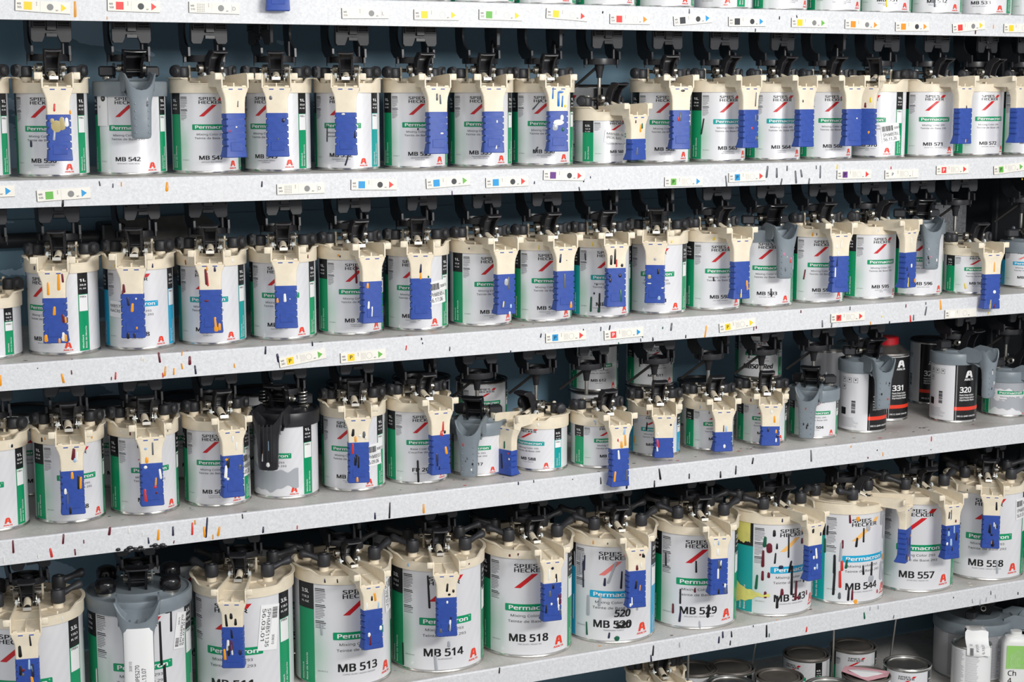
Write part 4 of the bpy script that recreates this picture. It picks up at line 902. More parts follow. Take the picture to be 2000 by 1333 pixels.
LIP_DRIPS = [  # shelf row, x, z, length, colour
    (0, 0.5513, 0.1152, 0.0241, 'o'),
    (0, 0.5990, 0.1032, 0.0046, 'o'),
    (0, 1.7727, 0.1019, 0.0064, 'k'),
    (0, 2.2863, 0.1064, 0.0098, 'm'),
    (0, 2.3309, 0.1169, 0.0079, 'o'),
    (0, 1.6314, 0.1330, 0.0089, 'e'),
    (0, 1.8248, 0.1248, 0.0064, 'k'),
    (0, 1.8633, 0.1273, 0.0065, 'k'),
    (0, 1.4556, 0.1278, 0.0044, 'k'),
    (1, 0.5785, -0.1461, 0.0078, 'n'),
    (1, 0.5987, -0.1497, 0.0070, 'n'),
    (1, 0.6118, -0.1477, 0.0071, 'o'),
    (1, 0.6825, -0.1535, 0.0151, 'o'),
    (1, 0.8360, -0.1533, 0.0098, 'n'),
    (1, 0.5219, -0.1733, 0.0132, 'k'),
    (1, 0.5631, -0.1613, 0.0039, 'o'),
    (1, 0.4361, -0.1517, 0.0107, 'n'),
    (1, 1.1681, -0.1763, 0.0077, 'v'),
    (1, 1.3236, -0.1629, 0.0053, 'n'),
    (1, 1.4336, -0.1563, 0.0045, 'n'),
    (1, 1.4204, -0.1618, 0.0062, 'n'),
    (1, 1.4114, -0.1758, 0.0071, 'n'),
    (1, 1.4708, -0.1792, 0.0036, 'n'),
    (1, 1.3930, -0.1491, 0.0106, 'k'),
    (1, 1.3639, -0.1524, 0.0106, 'k'),
    (1, 1.8053, -0.1551, 0.0226, 'e'),
    (1, 1.8271, -0.1574, 0.0189, 'e'),
    (1, 1.8498, -0.1494, 0.0104, 'e'),
    (1, 1.8378, -0.1737, 0.0123, 'e'),
    (1, 1.8699, -0.1660, 0.0248, 'e'),
    (1, 1.8825, -0.1596, 0.0152, 'e'),
    (1, 1.9004, -0.1743, 0.0115, 'e'),
    (1, 1.9160, -0.1489, 0.0076, 'e'),
    (1, 1.9256, -0.1577, 0.0249, 'e'),
    (1, 1.7159, -0.1698, 0.0205, 'e'),
    (1, 1.9643, -0.1489, 0.0096, 'y'),
    (1, 2.0914, -0.1535, 0.0059, 'r'),
    (1, 1.9995, -0.1632, 0.0126, 'e'),
    (1, 2.1042, -0.1655, 0.0147, 'o'),
    (1, 2.4218, -0.1829, 0.0041, 'y'),
    (1, 2.4189, -0.1562, 0.0082, 'k'),
    (1, 2.4084, -0.1591, 0.0082, 'o'),
    (1, 1.7357, -0.1628, 0.0075, 'k'),
    (1, 2.1452, -0.1674, 0.0049, 'y'),
    (2, 0.5113, -0.4431, 0.0151, 'o'),
    (2, 0.5249, -0.4346, 0.0072, 'm'),
    (2, 0.5923, -0.4453, 0.0121, 'r'),
    (2, 0.5858, -0.4488, 0.0056, 'm'),
    (2, 0.6620, -0.4212, 0.0171, 'm'),
    (2, 0.6707, -0.4439, 0.0163, 'o'),
    (2, 0.6668, -0.4497, 0.0082, 'r'),
    (2, 0.6846, -0.4453, 0.0115, 'o'),
    (2, 0.6986, -0.4172, 0.0074, 'o'),
    (2, 0.6980, -0.4377, 0.0098, 'o'),
    (2, 0.7106, -0.4296, 0.0148, 'm'),
    (2, 0.7193, -0.4450, 0.0148, 'n'),
    (2, 0.7836, -0.4431, 0.0075, 'o'),
    (2, 0.8359, -0.4218, 0.0134, 'n'),
    (2, 0.9163, -0.4171, 0.0068, 'n'),
    (2, 0.8568, -0.4359, 0.0151, 'n'),
    (2, 0.4183, -0.4392, 0.0172, 'o'),
    (2, 0.9158, -0.4163, 0.0085, 'n'),
    (2, 1.0821, -0.4344, 0.0087, 'r'),
    (2, 1.1103, -0.4211, 0.0044, 'n'),
    (2, 1.1121, -0.4286, 0.0035, 'n'),
    (2, 1.1623, -0.4417, 0.0079, 'n'),
    (2, 1.2780, -0.4541, 0.0036, 'n'),
    (2, 1.3368, -0.4301, 0.0081, 'n'),
    (2, 1.3459, -0.4361, 0.0063, 'n'),
    (2, 1.4566, -0.4259, 0.0083, 'n'),
    (2, 1.4748, -0.4248, 0.0092, 'n'),
    (2, 1.4213, -0.4273, 0.0082, 'k'),
    (2, 1.5643, -0.4514, 0.0075, 'n'),
    (2, 1.5391, -0.4516, 0.0065, 'n'),
    (2, 1.4935, -0.4542, 0.0046, 'g'),
    (2, 1.6035, -0.4314, 0.0151, 'e'),
    (2, 1.5851, -0.4322, 0.0047, 'g'),
    (2, 1.6773, -0.4446, 0.0219, 'o'),
    (2, 1.6344, -0.4513, 0.0066, 'k'),
    (2, 1.5649, -0.4515, 0.0066, 'k'),
    (2, 1.5294, -0.4408, 0.0056, 'g'),
    (2, 1.7833, -0.4456, 0.0087, 'm'),
    (2, 1.8894, -0.4201, 0.0059, 'm'),
    (2, 1.9400, -0.4466, 0.0148, 'e'),
    (2, 1.9617, -0.4490, 0.0129, 'e'),
    (2, 2.0041, -0.4208, 0.0079, 'e'),
    (2, 2.0543, -0.4527, 0.0070, 'o'),
    (2, 2.1002, -0.4535, 0.0050, 'k'),
    (2, 2.1390, -0.4236, 0.0071, 'm'),
    (2, 2.1515, -0.4496, 0.0142, 'r'),
    (2, 2.1590, -0.4480, 0.0122, 'e'),
    (2, 2.1890, -0.4366, 0.0184, 'e'),
    (2, 2.1883, -0.4213, 0.0061, 'e'),
    (2, 2.2257, -0.4265, 0.0205, 'o'),
    (2, 2.0810, -0.4413, 0.0040, 'y'),
    (2, 2.3487, -0.4501, 0.0052, 'y'),
    (2, 2.0205, -0.4347, 0.0120, 'o'),
    (2, 0.9043, -0.4418, 0.0068, 'o'),
    (2, 1.0385, -0.4418, 0.0121, 'g'),
    (2, 1.5433, -0.4435, 0.0084, 'e'),
    (2, 1.7890, -0.4441, 0.0058, 'm'),
    (2, 0.6340, -0.4216, 0.0057, 'c'),
    (2, 0.6372, -0.4235, 0.0049, 'c'),
    (2, 0.4743, -0.4245, 0.0016, 'k'),
    (2, 0.5264, -0.4140, 0.0016, 'k'),
    (3, 0.4260, -0.6992, 0.0210, 'm'),
    (3, 0.4826, -0.7159, 0.0155, 'r'),
    (3, 0.5022, -0.6962, 0.0163, 'm'),
    (3, 0.5195, -0.7193, 0.0107, 'm'),
    (3, 0.5336, -0.7041, 0.0066, 'm'),
    (3, 0.5744, -0.6920, 0.0140, 'm'),
    (3, 0.6046, -0.6944, 0.0116, 'w'),
    (3, 0.6264, -0.7036, 0.0067, 'w'),
    (3, 0.4630, -0.7192, 0.0065, 'w'),
    (3, 0.4114, -0.7184, 0.0097, 'w'),
    (3, 0.6517, -0.7075, 0.0184, 'o'),
    (3, 0.6354, -0.7148, 0.0109, 'n'),
    (3, 0.6755, -0.7040, 0.0160, 'n'),
    (3, 0.6762, -0.7218, 0.0051, 'm'),
    (3, 0.7069, -0.7039, 0.0211, 'r'),
    (3, 0.7118, -0.6934, 0.0084, 'o'),
    (3, 0.7305, -0.7045, 0.0340, 'n'),
    (3, 0.7269, -0.7113, 0.0187, 'o'),
    (3, 0.7406, -0.7212, 0.0085, 'o'),
    (3, 0.7504, -0.7133, 0.0162, 'o'),
    (3, 0.7907, -0.6927, 0.0086, 'k'),
    (3, 0.8252, -0.7195, 0.0112, 'n'),
    (3, 0.8838, -0.7221, 0.0070, 'r'),
    (3, 1.0221, -0.7187, 0.0124, 'n'),
    (3, 1.0490, -0.7119, 0.0286, 'k'),
    (3, 1.1116, -0.7158, 0.0171, 'o'),
    (3, 1.2930, -0.6904, 0.0065, 'n'),
    (3, 1.3233, -0.6899, 0.0056, 'n'),
    (3, 1.4590, -0.7031, 0.0133, 'k'),
    (3, 1.5135, -0.7174, 0.0134, 'n'),
    (3, 1.5720, -0.7207, 0.0135, 'k'),
    (3, 1.5832, -0.7036, 0.0222, 'k'),
    (3, 1.6469, -0.7140, 0.0107, 'k'),
    (3, 1.7157, -0.7181, 0.0138, 'k'),
    (3, 1.7498, -0.7128, 0.0178, 'k'),
    (3, 1.7875, -0.6988, 0.0129, 'k'),
    (3, 1.9221, -0.7020, 0.0243, 'e'),
    (3, 2.0947, -0.7158, 0.0083, 'o'),
    (3, 2.0585, -0.7195, 0.0041, 'm'),
    (3, 2.0805, -0.7062, 0.0031, 'k'),
    (3, 2.2152, -0.6961, 0.0105, 'r'),
    (3, 1.4014, -0.6943, 0.0019, 'k'),
    (3, 2.2150, -0.7181, 0.0021, 'k'),
    (3, 2.0166, -0.6929, 0.0041, 'o'),
    (4, 1.5739, -1.0394, 0.0209, 'k'),
    (4, 1.5697, -1.0536, 0.0139, 'n'),
    (4, 1.7192, -1.0402, 0.0142, 'n'),
    (4, 1.7278, -1.0313, 0.0142, 'n'),
    (4, 1.7475, -1.0332, 0.0132, 'k'),
    (4, 1.7449, -1.0501, 0.0102, 'k'),
    (4, 1.8281, -1.0389, 0.0258, 'k'),
    (4, 1.8343, -1.0480, 0.0083, 'g'),
    (4, 1.9222, -1.0491, 0.0115, 'r'),
    (4, 2.0622, -1.0411, 0.0149, 'g'),
    (4, 2.1355, -1.0540, 0.0075, 'e'),
    (4, 1.2556, -1.0280, 0.0114, 'k'),
    (4, 2.2883, -1.0344, 0.0033, 'k'),
    (4, 2.3874, -1.0381, 0.0089, 'e'),
    (4, 2.4615, -1.0492, 0.0067, 'k'),
    (4, 1.7969, -1.0242, 0.0041, 'k'),
    (4, 1.6314, -1.0371, 0.0100, 's'),
    (4, 2.3389, -1.0490, 0.0099, 's'),
    (4, 2.3596, -1.0551, 0.0133, 's'),
    (4, 2.3758, -1.0508, 0.0100, 's'),
    (4, 2.4003, -1.0475, 0.0089, 's'),
    (4, 2.0756, -1.0285, 0.0085, 's'),
    (4, 2.0960, -1.0282, 0.0085, 's'),
]
LOW_CANS = [  # x, y of small tin-lidded cans on the lowest shelf
    ('a', 1.7989, 2.8110),
    ('b', 1.8726, 2.7850),
    ('d', 1.9292, 2.6961),
    ('e', 2.0601, 2.7844),
    ('f', 2.1814, 2.7832),
    ('g', 2.2107, 2.6428),
    ('h', 2.0924, 2.6257),
    ('i', 1.8165, 2.7022),
    ('j', 1.9860, 2.6057),
]
SHELF_Z = [(0.0985, 0.14), (-0.1795, -0.1385), (-0.4557, -0.4153), (-0.727, -0.6875), (-1.06, -1.0228)]
LOW_Z = -1.2680

# ------------------------------------------------------------------ setting: wall, floor, shelves
X0, X1 = -0.35, 2.64
YF, YW = 2.6, 3.02
ZS = [(CAMZ + a, CAMZ + b) for a, b in SHELF_Z]
ZL = CAMZ + LOW_Z

g = G(); g.box(-1.2, 4.2, -1.5, 3.3, -0.04, 0, 'concrete'); fl = obj('floor', g.mesh('floor', 0)); fl['kind'] = 'structure'
g = G(); g.box(-1.2, 4.2, YW + 0.004, YW + 0.10, 0, 2.9, 'blue_painted_wall'); wl = obj('wall_back', g.mesh('wall_back', 0)); wl['kind'] = 'structure'
seams = [0, 0.55, CAMZ - 0.66, CAMZ - 0.228, CAMZ + 0.30, 2.9]
for a, b in zip(seams, seams[1:]):
    g = G(); g.box(-1.2, X1 - 0.045, YW, YW + 0.004, a + 0.0012, b - 0.0012, 'blue_painted_wall'); obj('wall_panel', g.mesh('wall_panel', 0), wl)
g = G(); g.box(X1 - 0.04, X1, 2.625, YW, 0, 2.6, 'dark_panel'); sp = obj('wall_right', g.mesh('wall_right', 0)); sp['kind'] = 'structure'
for y in (2.74, 2.86):
    g = G(); g.box(X1 - 0.046, X1 - 0.04, y, y + 0.012, 0.1, 2.55, 'dark_panel'); obj('upright_rib', g.mesh('upright_rib', 0), sp)

SHELF_WORD = ['top', 'second', 'third', 'fourth', 'fifth', 'lowest']
def make_shelf(i, zb, zt):
    root = bpy.data.objects.new('steel_shelf', None); COL.objects.link(root); root.location = (0, 0, zt)
    h = zt - zb
    g = G(); prof = [(YF, -h), (YF, -0.0022), (YF + 0.0008, -0.0007), (YF + 0.0024, 0.0), (YF + 0.006, 0.0), (YF + 0.006, -0.0018), (YF + 0.0018, -0.0018), (YF + 0.0018, -h + 0.0018), (YF + 0.013, -h + 0.0018), (YF + 0.013, -h), ]
    g.prism(prof, lambda a, b, t: (t, a, b), X0, X1 - 0.042, 'galvanised_lip')
    obj('front_lip', g.mesh('front_lip', 20), root)
    g = G(); g.box(X0, X1 - 0.042, YF + 0.0055, YW - 0.004, -0.0018, 0.0, 'galvanised_deck'); obj('deck', g.mesh('deck', 0), root)
    g = G(); rng = random.Random(40 + i)
    for r, x, z, l, c in LIP_DRIPS:
        if r != i: continue
        w = min(0.0042, max(0.0022, l * 0.28)) * rng.uniform(0.8, 1.2)
        blob(g, lambda a, b, t: (a, YF - 0.0002 - t, b), x, z + CAMZ - zt, w, l, 'paint_' + c, rng, t=0.0011, lean=rng.uniform(-0.12, 0.12))
    if i in (2, 3, 4):
        for k in range((0, 0, 34, 60, 40)[i]):
            x = rng.uniform(0.4, 2.5); y = YF + rng.uniform(0.004, 0.075); s = rng.uniform(0.0015, 0.006)
            blob(g, lambda a, b, t: (a, b, 0.0002 + t * 0.4), x, y, s * 1.6, s, 'paint_' + rng.choice('mrrneeokswcc'), rng)
    if g.f: stuff(obj('paint_drips', g.mesh('paint_drips', 60), root))
    tag(root, ('long galvanised steel shelf, %s from the top, with paint drips on its front lip' % ('first' if i == 0 else SHELF_WORD[i])) if i < 5 else 'lowest steel shelf under the small tin-lidded cans', 'shelf', 'steel shelves')
for i, (zb, zt) in enumerate(ZS): make_shelf(i, zb, zt)
make_shelf(5, ZL - 0.044, ZL)

# ------------------------------------------------------------------ cans
def new_can(label, x, y, z, yaw, group, cat='paint can', name='paint_can'):
    r = bpy.data.objects.new(name, None); COL.objects.link(r); r.location = (x, y, z); r.rotation_euler = (0, 0, R_(yaw))
    return tag(r, label, cat, group)

PAL = {1: 'nwe', 2: 'oownmnwwyk', 3: 'oowwnmrkkwle', 4: 'kkwwoenmwlk', 0: 'w'}
NDR = {0: 1, 1: 2, 2: 5, 3: 9, 4: 10}
MANUAL = {
    '536': [(-0.006, -0.034, 0.003, 0.012, 'r'), (-0.004, -0.062, 0.016, 0.018, 't'), (0.004, -0.058, 0.010, 0.020, 't'), (0.011, -0.056, 0.006, 0.014, 'w'), (-0.008, -0.076, 0.004, 0.014, 's'), (-0.010, -0.054, 0.006, 0.008, 't'), (0.010, -0.096, 0.002, 0.002, 'p'), (0.017, -0.041, 0.003, 0.006, 'o')],
    '547': [(0.004, -0.030, 0.002, 0.010, 'e'), (-0.012, -0.072, 0.003, 0.004, 'r'), (0.000, -0.066, 0.003, 0.003, 'w')],
    '552': [(-0.004, -0.047, 0.006, 0.003, 'w'), (0.015, -0.080, 0.004, 0.012, 'n')],
    '553': [(-0.002, -0.020, 0.004, 0.012, 'e'), (0.004, -0.024, 0.003, 0.016, 'e'), (0.006, -0.080, 0.006, 0.003, 'w')],
    '556': [(0.000, -0.024, 0.004, 0.026, 'b'), (0.007, -0.028, 0.003, 0.020, 'b'), (-0.010, -0.014, 0.003, 0.020, 'b'), (0.004, -0.012, 0.010, 0.004, 'b'), (0.012, -0.036, 0.004, 0.005, 'y'), (0.000, -0.064, 0.018, 0.010, 'w'), (-0.006, -0.072, 0.010, 0.012, 's'), (0.008, -0.076, 0.005, 0.007, 'g'), (0.006, -0.056, 0.006, 0.010, 'w')],
    '560': [(-0.008, -0.014, 0.003, 0.006, 'k'), (0.004, -0.026, 0.004, 0.014, 'o'), (0.008, -0.022, 0.004, 0.010, 'g'), (-0.004, -0.066, 0.005, 0.014, 'e')],
    '562': [(-0.002, -0.056, 0.004, 0.016, 'e'), (-0.006, -0.060, 0.003, 0.008, 'r'), (0.002, -0.010, 0.008, 0.004, 'k')],
    '563': [(0.010, -0.026, 0.003, 0.026, 'e'), (0.010, -0.060, 0.004, 0.014, 'e'), (0.002, -0.078, 0.004, 0.005, 'r'), (0.012, -0.096, 0.004, 0.008, 'e')],
    '568': [(0.006, -0.062, 0.003, 0.003, 'w')], '570': [(0.008, -0.028, 0.004, 0.010, 'y'), (-0.002, -0.038, 0.005, 0.010, 'm'), (0.006, -0.09, 0.004, 0.006, 'o')],
    '571': [(0.002, -0.108, 0.003, 0.007, 'o'), (0.002, -0.042, 0.003, 0.006, 'k')],
    '577': [(-0.008, -0.030, 0.004, 0.020, 'o'), (0.008, -0.020, 0.005, 0.026, 'o'), (0.014, -0.014, 0.004, 0.014, 'm'), (0.000, -0.064, 0.005, 0.014, 'o'), (0.013, -0.076, 0.005, 0.014, 'm'), (0.016, -0.078, 0.004, 0.010, 'o'), (-0.014, -0.106, 0.006, 0.012, 'o'), (0.012, -0.104, 0.006, 0.014, 'w'), (0.015, -0.106, 0.005, 0.012, 'o'), (0.006, -0.110, 0.004, 0.008, 'o')],
    '578': [(-0.012, -0.036, 0.005, 0.014, 'm'), (-0.014, -0.042, 0.003, 0.006, 'm'), (0.000, -0.066, 0.005, 0.014, 'o'), (-0.006, -0.056, 0.004, 0.014, 'n'), (0.006, -0.052, 0.003, 0.003, 'w'), (0.006, -0.098, 0.004, 0.005, 'o'), (-0.008, -0.110, 0.005, 0.010, 'k'), (0.002, -0.110, 0.005, 0.008, 'n')],
    '579': [(-0.006, -0.024, 0.005, 0.026, 'm'), (-0.004, -0.028, 0.003, 0.022, 'r'), (0.007, -0.100, 0.006, 0.024, 'o'), (0.013, -0.104, 0.005, 0.012, 'o'), (-0.006, -0.062, 0.008, 0.003, 'm'), (0.008, -0.012, 0.004, 0.008, 'n'), (-0.004, -0.010, 0.003, 0.008, 'o')],
    '583': [(-0.002, -0.064, 0.005, 0.014, 'w'), (-0.014, -0.068, 0.004, 0.008, 'o'), (0.006, -0.066, 0.002, 0.002, 'w')],
    '585': [(0.000, -0.028, 0.004, 0.016, 'n'), (0.000, -0.040, 0.004, 0.012, 'o'), (0.013, -0.042, 0.003, 0.004, 'g')],
    '586': [(0.000, -0.058, 0.008, 0.012, 's'), (0.004, -0.060, 0.004, 0.022, 'e'), (-0.006, -0.096, 0.004, 0.012, 'y'), (0.008, -0.100, 0.005, 0.008, 'l'), (0.006, -0.112, 0.004, 0.006, 'w')],
    '587': [(-0.010, -0.022, 0.004, 0.016, 'n'), (-0.002, -0.062, 0.004, 0.026, 'e'), (0.010, -0.104, 0.005, 0.012, 'o'), (0.002, -0.026, 0.002, 0.002, 'e')],
    '589': [(-0.010, -0.030, 0.005, 0.018, 'k'), (-0.003, -0.024, 0.004, 0.028, 'k'), (0.000, -0.036, 0.003, 0.014, 'r'), (0.010, -0.040, 0.005, 0.006, 'k'), (0.006, -0.058, 0.006, 0.007, 'n'), (0.008, -0.094, 0.005, 0.022, 'g'), (-0.012, -0.066, 0.005, 0.008, 'n'), (-0.013, -0.058, 0.004, 0.006, 'k')],
    '591': [(0.006, -0.056, 0.004, 0.010, 'k'), (0.000, -0.034, 0.005, 0.005, 's'), (-0.010, -0.066, 0.006, 0.008, 't'), (-0.010, -0.078, 0.008, 0.002, 'w'), (0.008, -0.104, 0.006, 0.008, 'l'), (0.014, -0.086, 0.005, 0.003, 'w')],
    '507': [(0.002, -0.030, 0.003, 0.020, 'o'), (0.004, -0.080, 0.006, 0.007, 'w'), (-0.004, -0.104, 0.005, 0.020, 't'), (0.004, -0.108, 0.004, 0.010, 'm')],
    '588': [(0.000, -0.036, 0.004, 0.014, 'g'), (-0.006, -0.066, 0.005, 0.028, 'k'), (-0.004, -0.096, 0.005, 0.022, 's'), (0.010, -0.050, 0.005, 0.003, 'r'), (0.012, -0.060, 0.004, 0.004, 'w')],
    'FP': [(0.004, -0.030, 0.004, 0.018, 'r'), (0.001, -0.042, 0.005, 0.010, 'r'), (0.007, -0.040, 0.004, 0.006, 'k'), (0.009, -0.072, 0.005, 0.014, 'o'), (-0.008, -0.088, 0.005, 0.024, 'n'), (-0.004, -0.100, 0.004, 0.010, 'k')],
}
def rand_drips(row, key, rng):
    if key in MANUAL: return [d for d in MANUAL[key]]
    out = []
    n = NDR[row]
    for k in range(rng.randint(max(1, n - 3), n + 2)):
        up = rng.random() < 0.35
        z = rng.uniform(-0.040, -0.014) if up else rng.uniform(-0.108, -0.050)
        l = rng.uniform(0.004, 0.022) if row > 1 else rng.uniform(0.003, 0.008)
        if up: l = min(l, 2 * min(-0.008 - z, z + 0.044))
        else: l = min(l, 2 * min(z + 0.113, -0.0455 - z))
        out.append((rng.uniform(-0.0135, 0.0135), z, rng.uniform(0.0026, 0.0058), max(0.0025, l), rng.choice(PAL[row])))
    return out

GROUP = ['cans on the first shelf', 'cans on the second shelf', 'cans on the third shelf', 'cans on the fourth shelf', 'large cans on the fifth shelf']
SIZE = {'litre': 'one-litre', 'half': 'short half-litre', 'large': 'large', 'quart': 'black and white quart'}
WHO = {
    'r0a': 'short can above the frame with overhanging blue handle', 'r0b': 'can at top edge right of the overhanging blue handle', 'r0c': 'can above the tag with green square and yellow triangle', 'r0d': 'can above the tag with yellow square and red triangle',
    'r0e': 'can above the tag with red square and orange triangle', 'r0f': 'can above the left one of two black-square tags', 'r0g': 'silver transparent can at top edge', 'r0h': 'brilliant yellow can at top edge', 'r0i': 'transparent copper can at top edge',
    'r0j': 'transparent yellow can with yellow drip at top edge', 'r0k': 'transparent oxide can with grey drip at top edge', 'r0l': 'dark yellow can 533 at top edge', 'r0m': 'can cut off by the top right corner',
    'p535': 'left-edge can beside transparent green can 536', '536': 'transparent green can 536', '542': 'micro white can 542', '547': 'deep blue can 547', '549': 'sparkle silver can 549', '552': 'teal-striped transparent blue can 552', '553': 'green-striped transparent blue can 553',
    '555': 'dark blue can 555', '556': 'deep purple can 556 with blue-streaked handle', '560': 'short special black can 560', '562': 'blue green pearl can 562', '563': 'hi-lite blue pearl can 563', '564': 'copper pearl can 564', '568': 'lilac pearl can 568',
    '570': 'stickered fine white pearl can 570', '571': 'fine red pearl can 571', '572': 'green pearl can 572', '574': 'right-edge can past green pearl can 572',
    'h0': 'short left-edge can on the third shelf', '577': 'can with orange-dripped grip at left of third shelf', '578': 'cyan-striped can on the third shelf', '579': 'teal-banded can with maroon-streaked handle', '583': 'diamond green can', '584': 'can with brown drip over its slash',
    '585': 'stickered diamond blue can 585', '586': 'platinum pearl can', '587': 'fine blue pearl can on third shelf', '589': 'carmine pearl can 589 with green drips', '591': 'white pearl can whose handle hides its label', '592': 'gold pearl can with speckled grip',
    '593': 'grey-handled blue pearl can 593', '594': 'red pearl can 594', '595': 'silver pearl can 595', '596': 'grey-handled white can 596', '507': 'short can 507 with overhanging handle', 'h9': 'short grey-lidded cyan-banded can at right edge',
    '500': 'left-edge can on the fourth shelf', '503': 'leftmost full can on the fourth shelf', '505': 'can just left of platinum silver can 506', '506': 'platinum silver can 506', '509': 'black-lidded can with black ribbed handle', '551': 'stickered can right of the black-lidded can',
    'FP': 'base coat can FP 20', '517': 'short grey-handled can beside base coat can', '588': 'short teal-striped can 588 with handle turned left', '597': 'short can with overhanging grip right of can 588', '601': 'short can with teal band and cyan strip',
    '602': 'short can with clean half-length grip', '603': 'short can just left of grey-handled 504', '504': 'short grey-handled can 504', '330': 'quart can left of the red-capped can', '320': 'quart can right of the red-capped can', '548': 'grey-smeared short can at right end',
    '510': 'large can at lower left corner', 'dupe': 'large grey-lidded can with stickered handle', '511': 'large can with sideways sticker beside its handle', '513': 'large coarse silver can 513', '514': 'large plain silver can 514', '518': 'large fine silver can 518',
    '520': 'large can with handwritten 520', '529': 'large brilliant red can 529', '543': 'large yellow-taped can 543', '544': 'large grey-smeared can with handle pointing right', '557': 'large silver can 557 beside the grey-smeared can', '558': 'large coarse silver can 558 at right end',
}
def can_label(row, key, kind, lid, o):
    w = WHO[key]
    if len(w.split()) < 7: w += {'cream': ' with cream lid and blue grip', 'grey': ' with grey lid', 'black': '', 'biggrey': ''}[lid] if ' with' not in w else ' under a cream lid' if lid == 'cream' else ''
    return ('paint ' if row == 0 and w.startswith('can') else '') + w

def quart_label(root, R, H, num, lines, up=0.0):
    """half white, half black printed wrap"""
    f = Flat(); f.rect(deg(R, -172), deg(R, 172), 0.0055, H - 0.005, 'label_plain'); lab = obj('paper_label', f.wrap('paper_label', R, 0.00015, 0.006, uv=H), root)
    f = Flat(); f.rect(deg(R, 0), deg(R, 125), 0.006, H - 0.006, 'print_black_label'); obj('black_panel', f.wrap('black_panel', R, 0.0004), lab)
    f = Flat(); f.rect(deg(R, 0), deg(R, 125), 0.027, 0.0345, 'print_orange_red'); obj('red_band', f.wrap('red_band', R, 0.0008), lab)
    f = Flat(); cx = deg(R, 36); w = 0.0090; z1 = 0.0955 + up; hh = 0.0145
    f.text('AXALTA', cx, 0.0895 + up, 0.0042, 'print_white', 0.022, 0.03, center=True)
    f.poly([(cx - w, z1), (cx - w * 0.45, z1), (cx - w * 0.05, z1 + hh * 0.62), (cx + w * 0.1, z1 + hh), (cx - w * 0.35, z1 + hh), (cx - w * 0.62, z1 + hh * 0.85)], 'print_white')
    f.poly([(cx + w * 0.45, z1), (cx + w, z1), (cx + w * 0.62, z1 + hh * 0.85), (cx + w * 0.35, z1 + hh), (cx + w * 0.08, z1 + hh), (cx + w * 0.1, z1 + hh * 0.6)], 'print_white')
    f.poly([(cx - w * 0.25, z1 + hh * 0.28), (cx + w * 0.32, z1 + hh * 0.28), (cx + w * 0.22, z1 + hh * 0.48), (cx - w * 0.12, z1 + hh * 0.48)], 'print_white')
    obj('maker_logo', f.wrap('maker_logo', R, 0.0009), lab)
    f = Flat(); f.text(num, deg(R, 12), 0.0645, 0.0112, 'print_white', 0.026, 0.03)
    for k, t in enumerate(lines): f.text(t, deg(R, 12), 0.0575 - 0.0052 * k, 0.0034, 'print_white', 0.036 - 0.002 * (k == 0), 0.02)
    f.text('ONE U.S. QUART / 0.946 LITERS', deg(R, 7), 0.0135, 0.0030, 'print_white', 0.046, 0.02)
    obj('product_lettering', f.wrap('product_lettering', R, 0.0009), lab)
    f = Flat(); rng = random.Random(9)
    x = deg(R, -40); 
    for k in range(16):
        h = rng.choice((0.0005, 0.0009, 0.0013)); f.rect(x, x + 0.0085, 0.040 + 0.0016 * k, 0.040 + 0.0016 * k + h, 'print_black')
    f.rect(deg(R, -72), deg(R, -56), 0.036, 0.050, 'print_black')
    for a, z in ((-68, 0.102), (-52, 0.102), (-36, 0.102), (-68, 0.087)):
        x = deg(R, a); f.rect(x, x + 0.009, z, z + 0.0006, 'print_grey'); f.rect(x, x + 0.009, z + 0.0094, z + 0.010, 'print_grey'); f.rect(x, x + 0.0006, z, z + 0.010, 'print_grey'); f.rect(x + 0.0084, x + 0.009, z, z + 0.010, 'print_grey'); f.disc(x + 0.0045, z + 0.006, 0.0016, 'print_black', 8)
    for k in range(9): f.rect(deg(R, -72), deg(R, -72) + rng.uniform(0.03, 0.042), 0.012 + 0.0022 * k, 0.0127 + 0.0022 * k, 'print_light')
    obj('fine_print', f.wrap('fine_print', R, 0.0006), lab)
    return lab

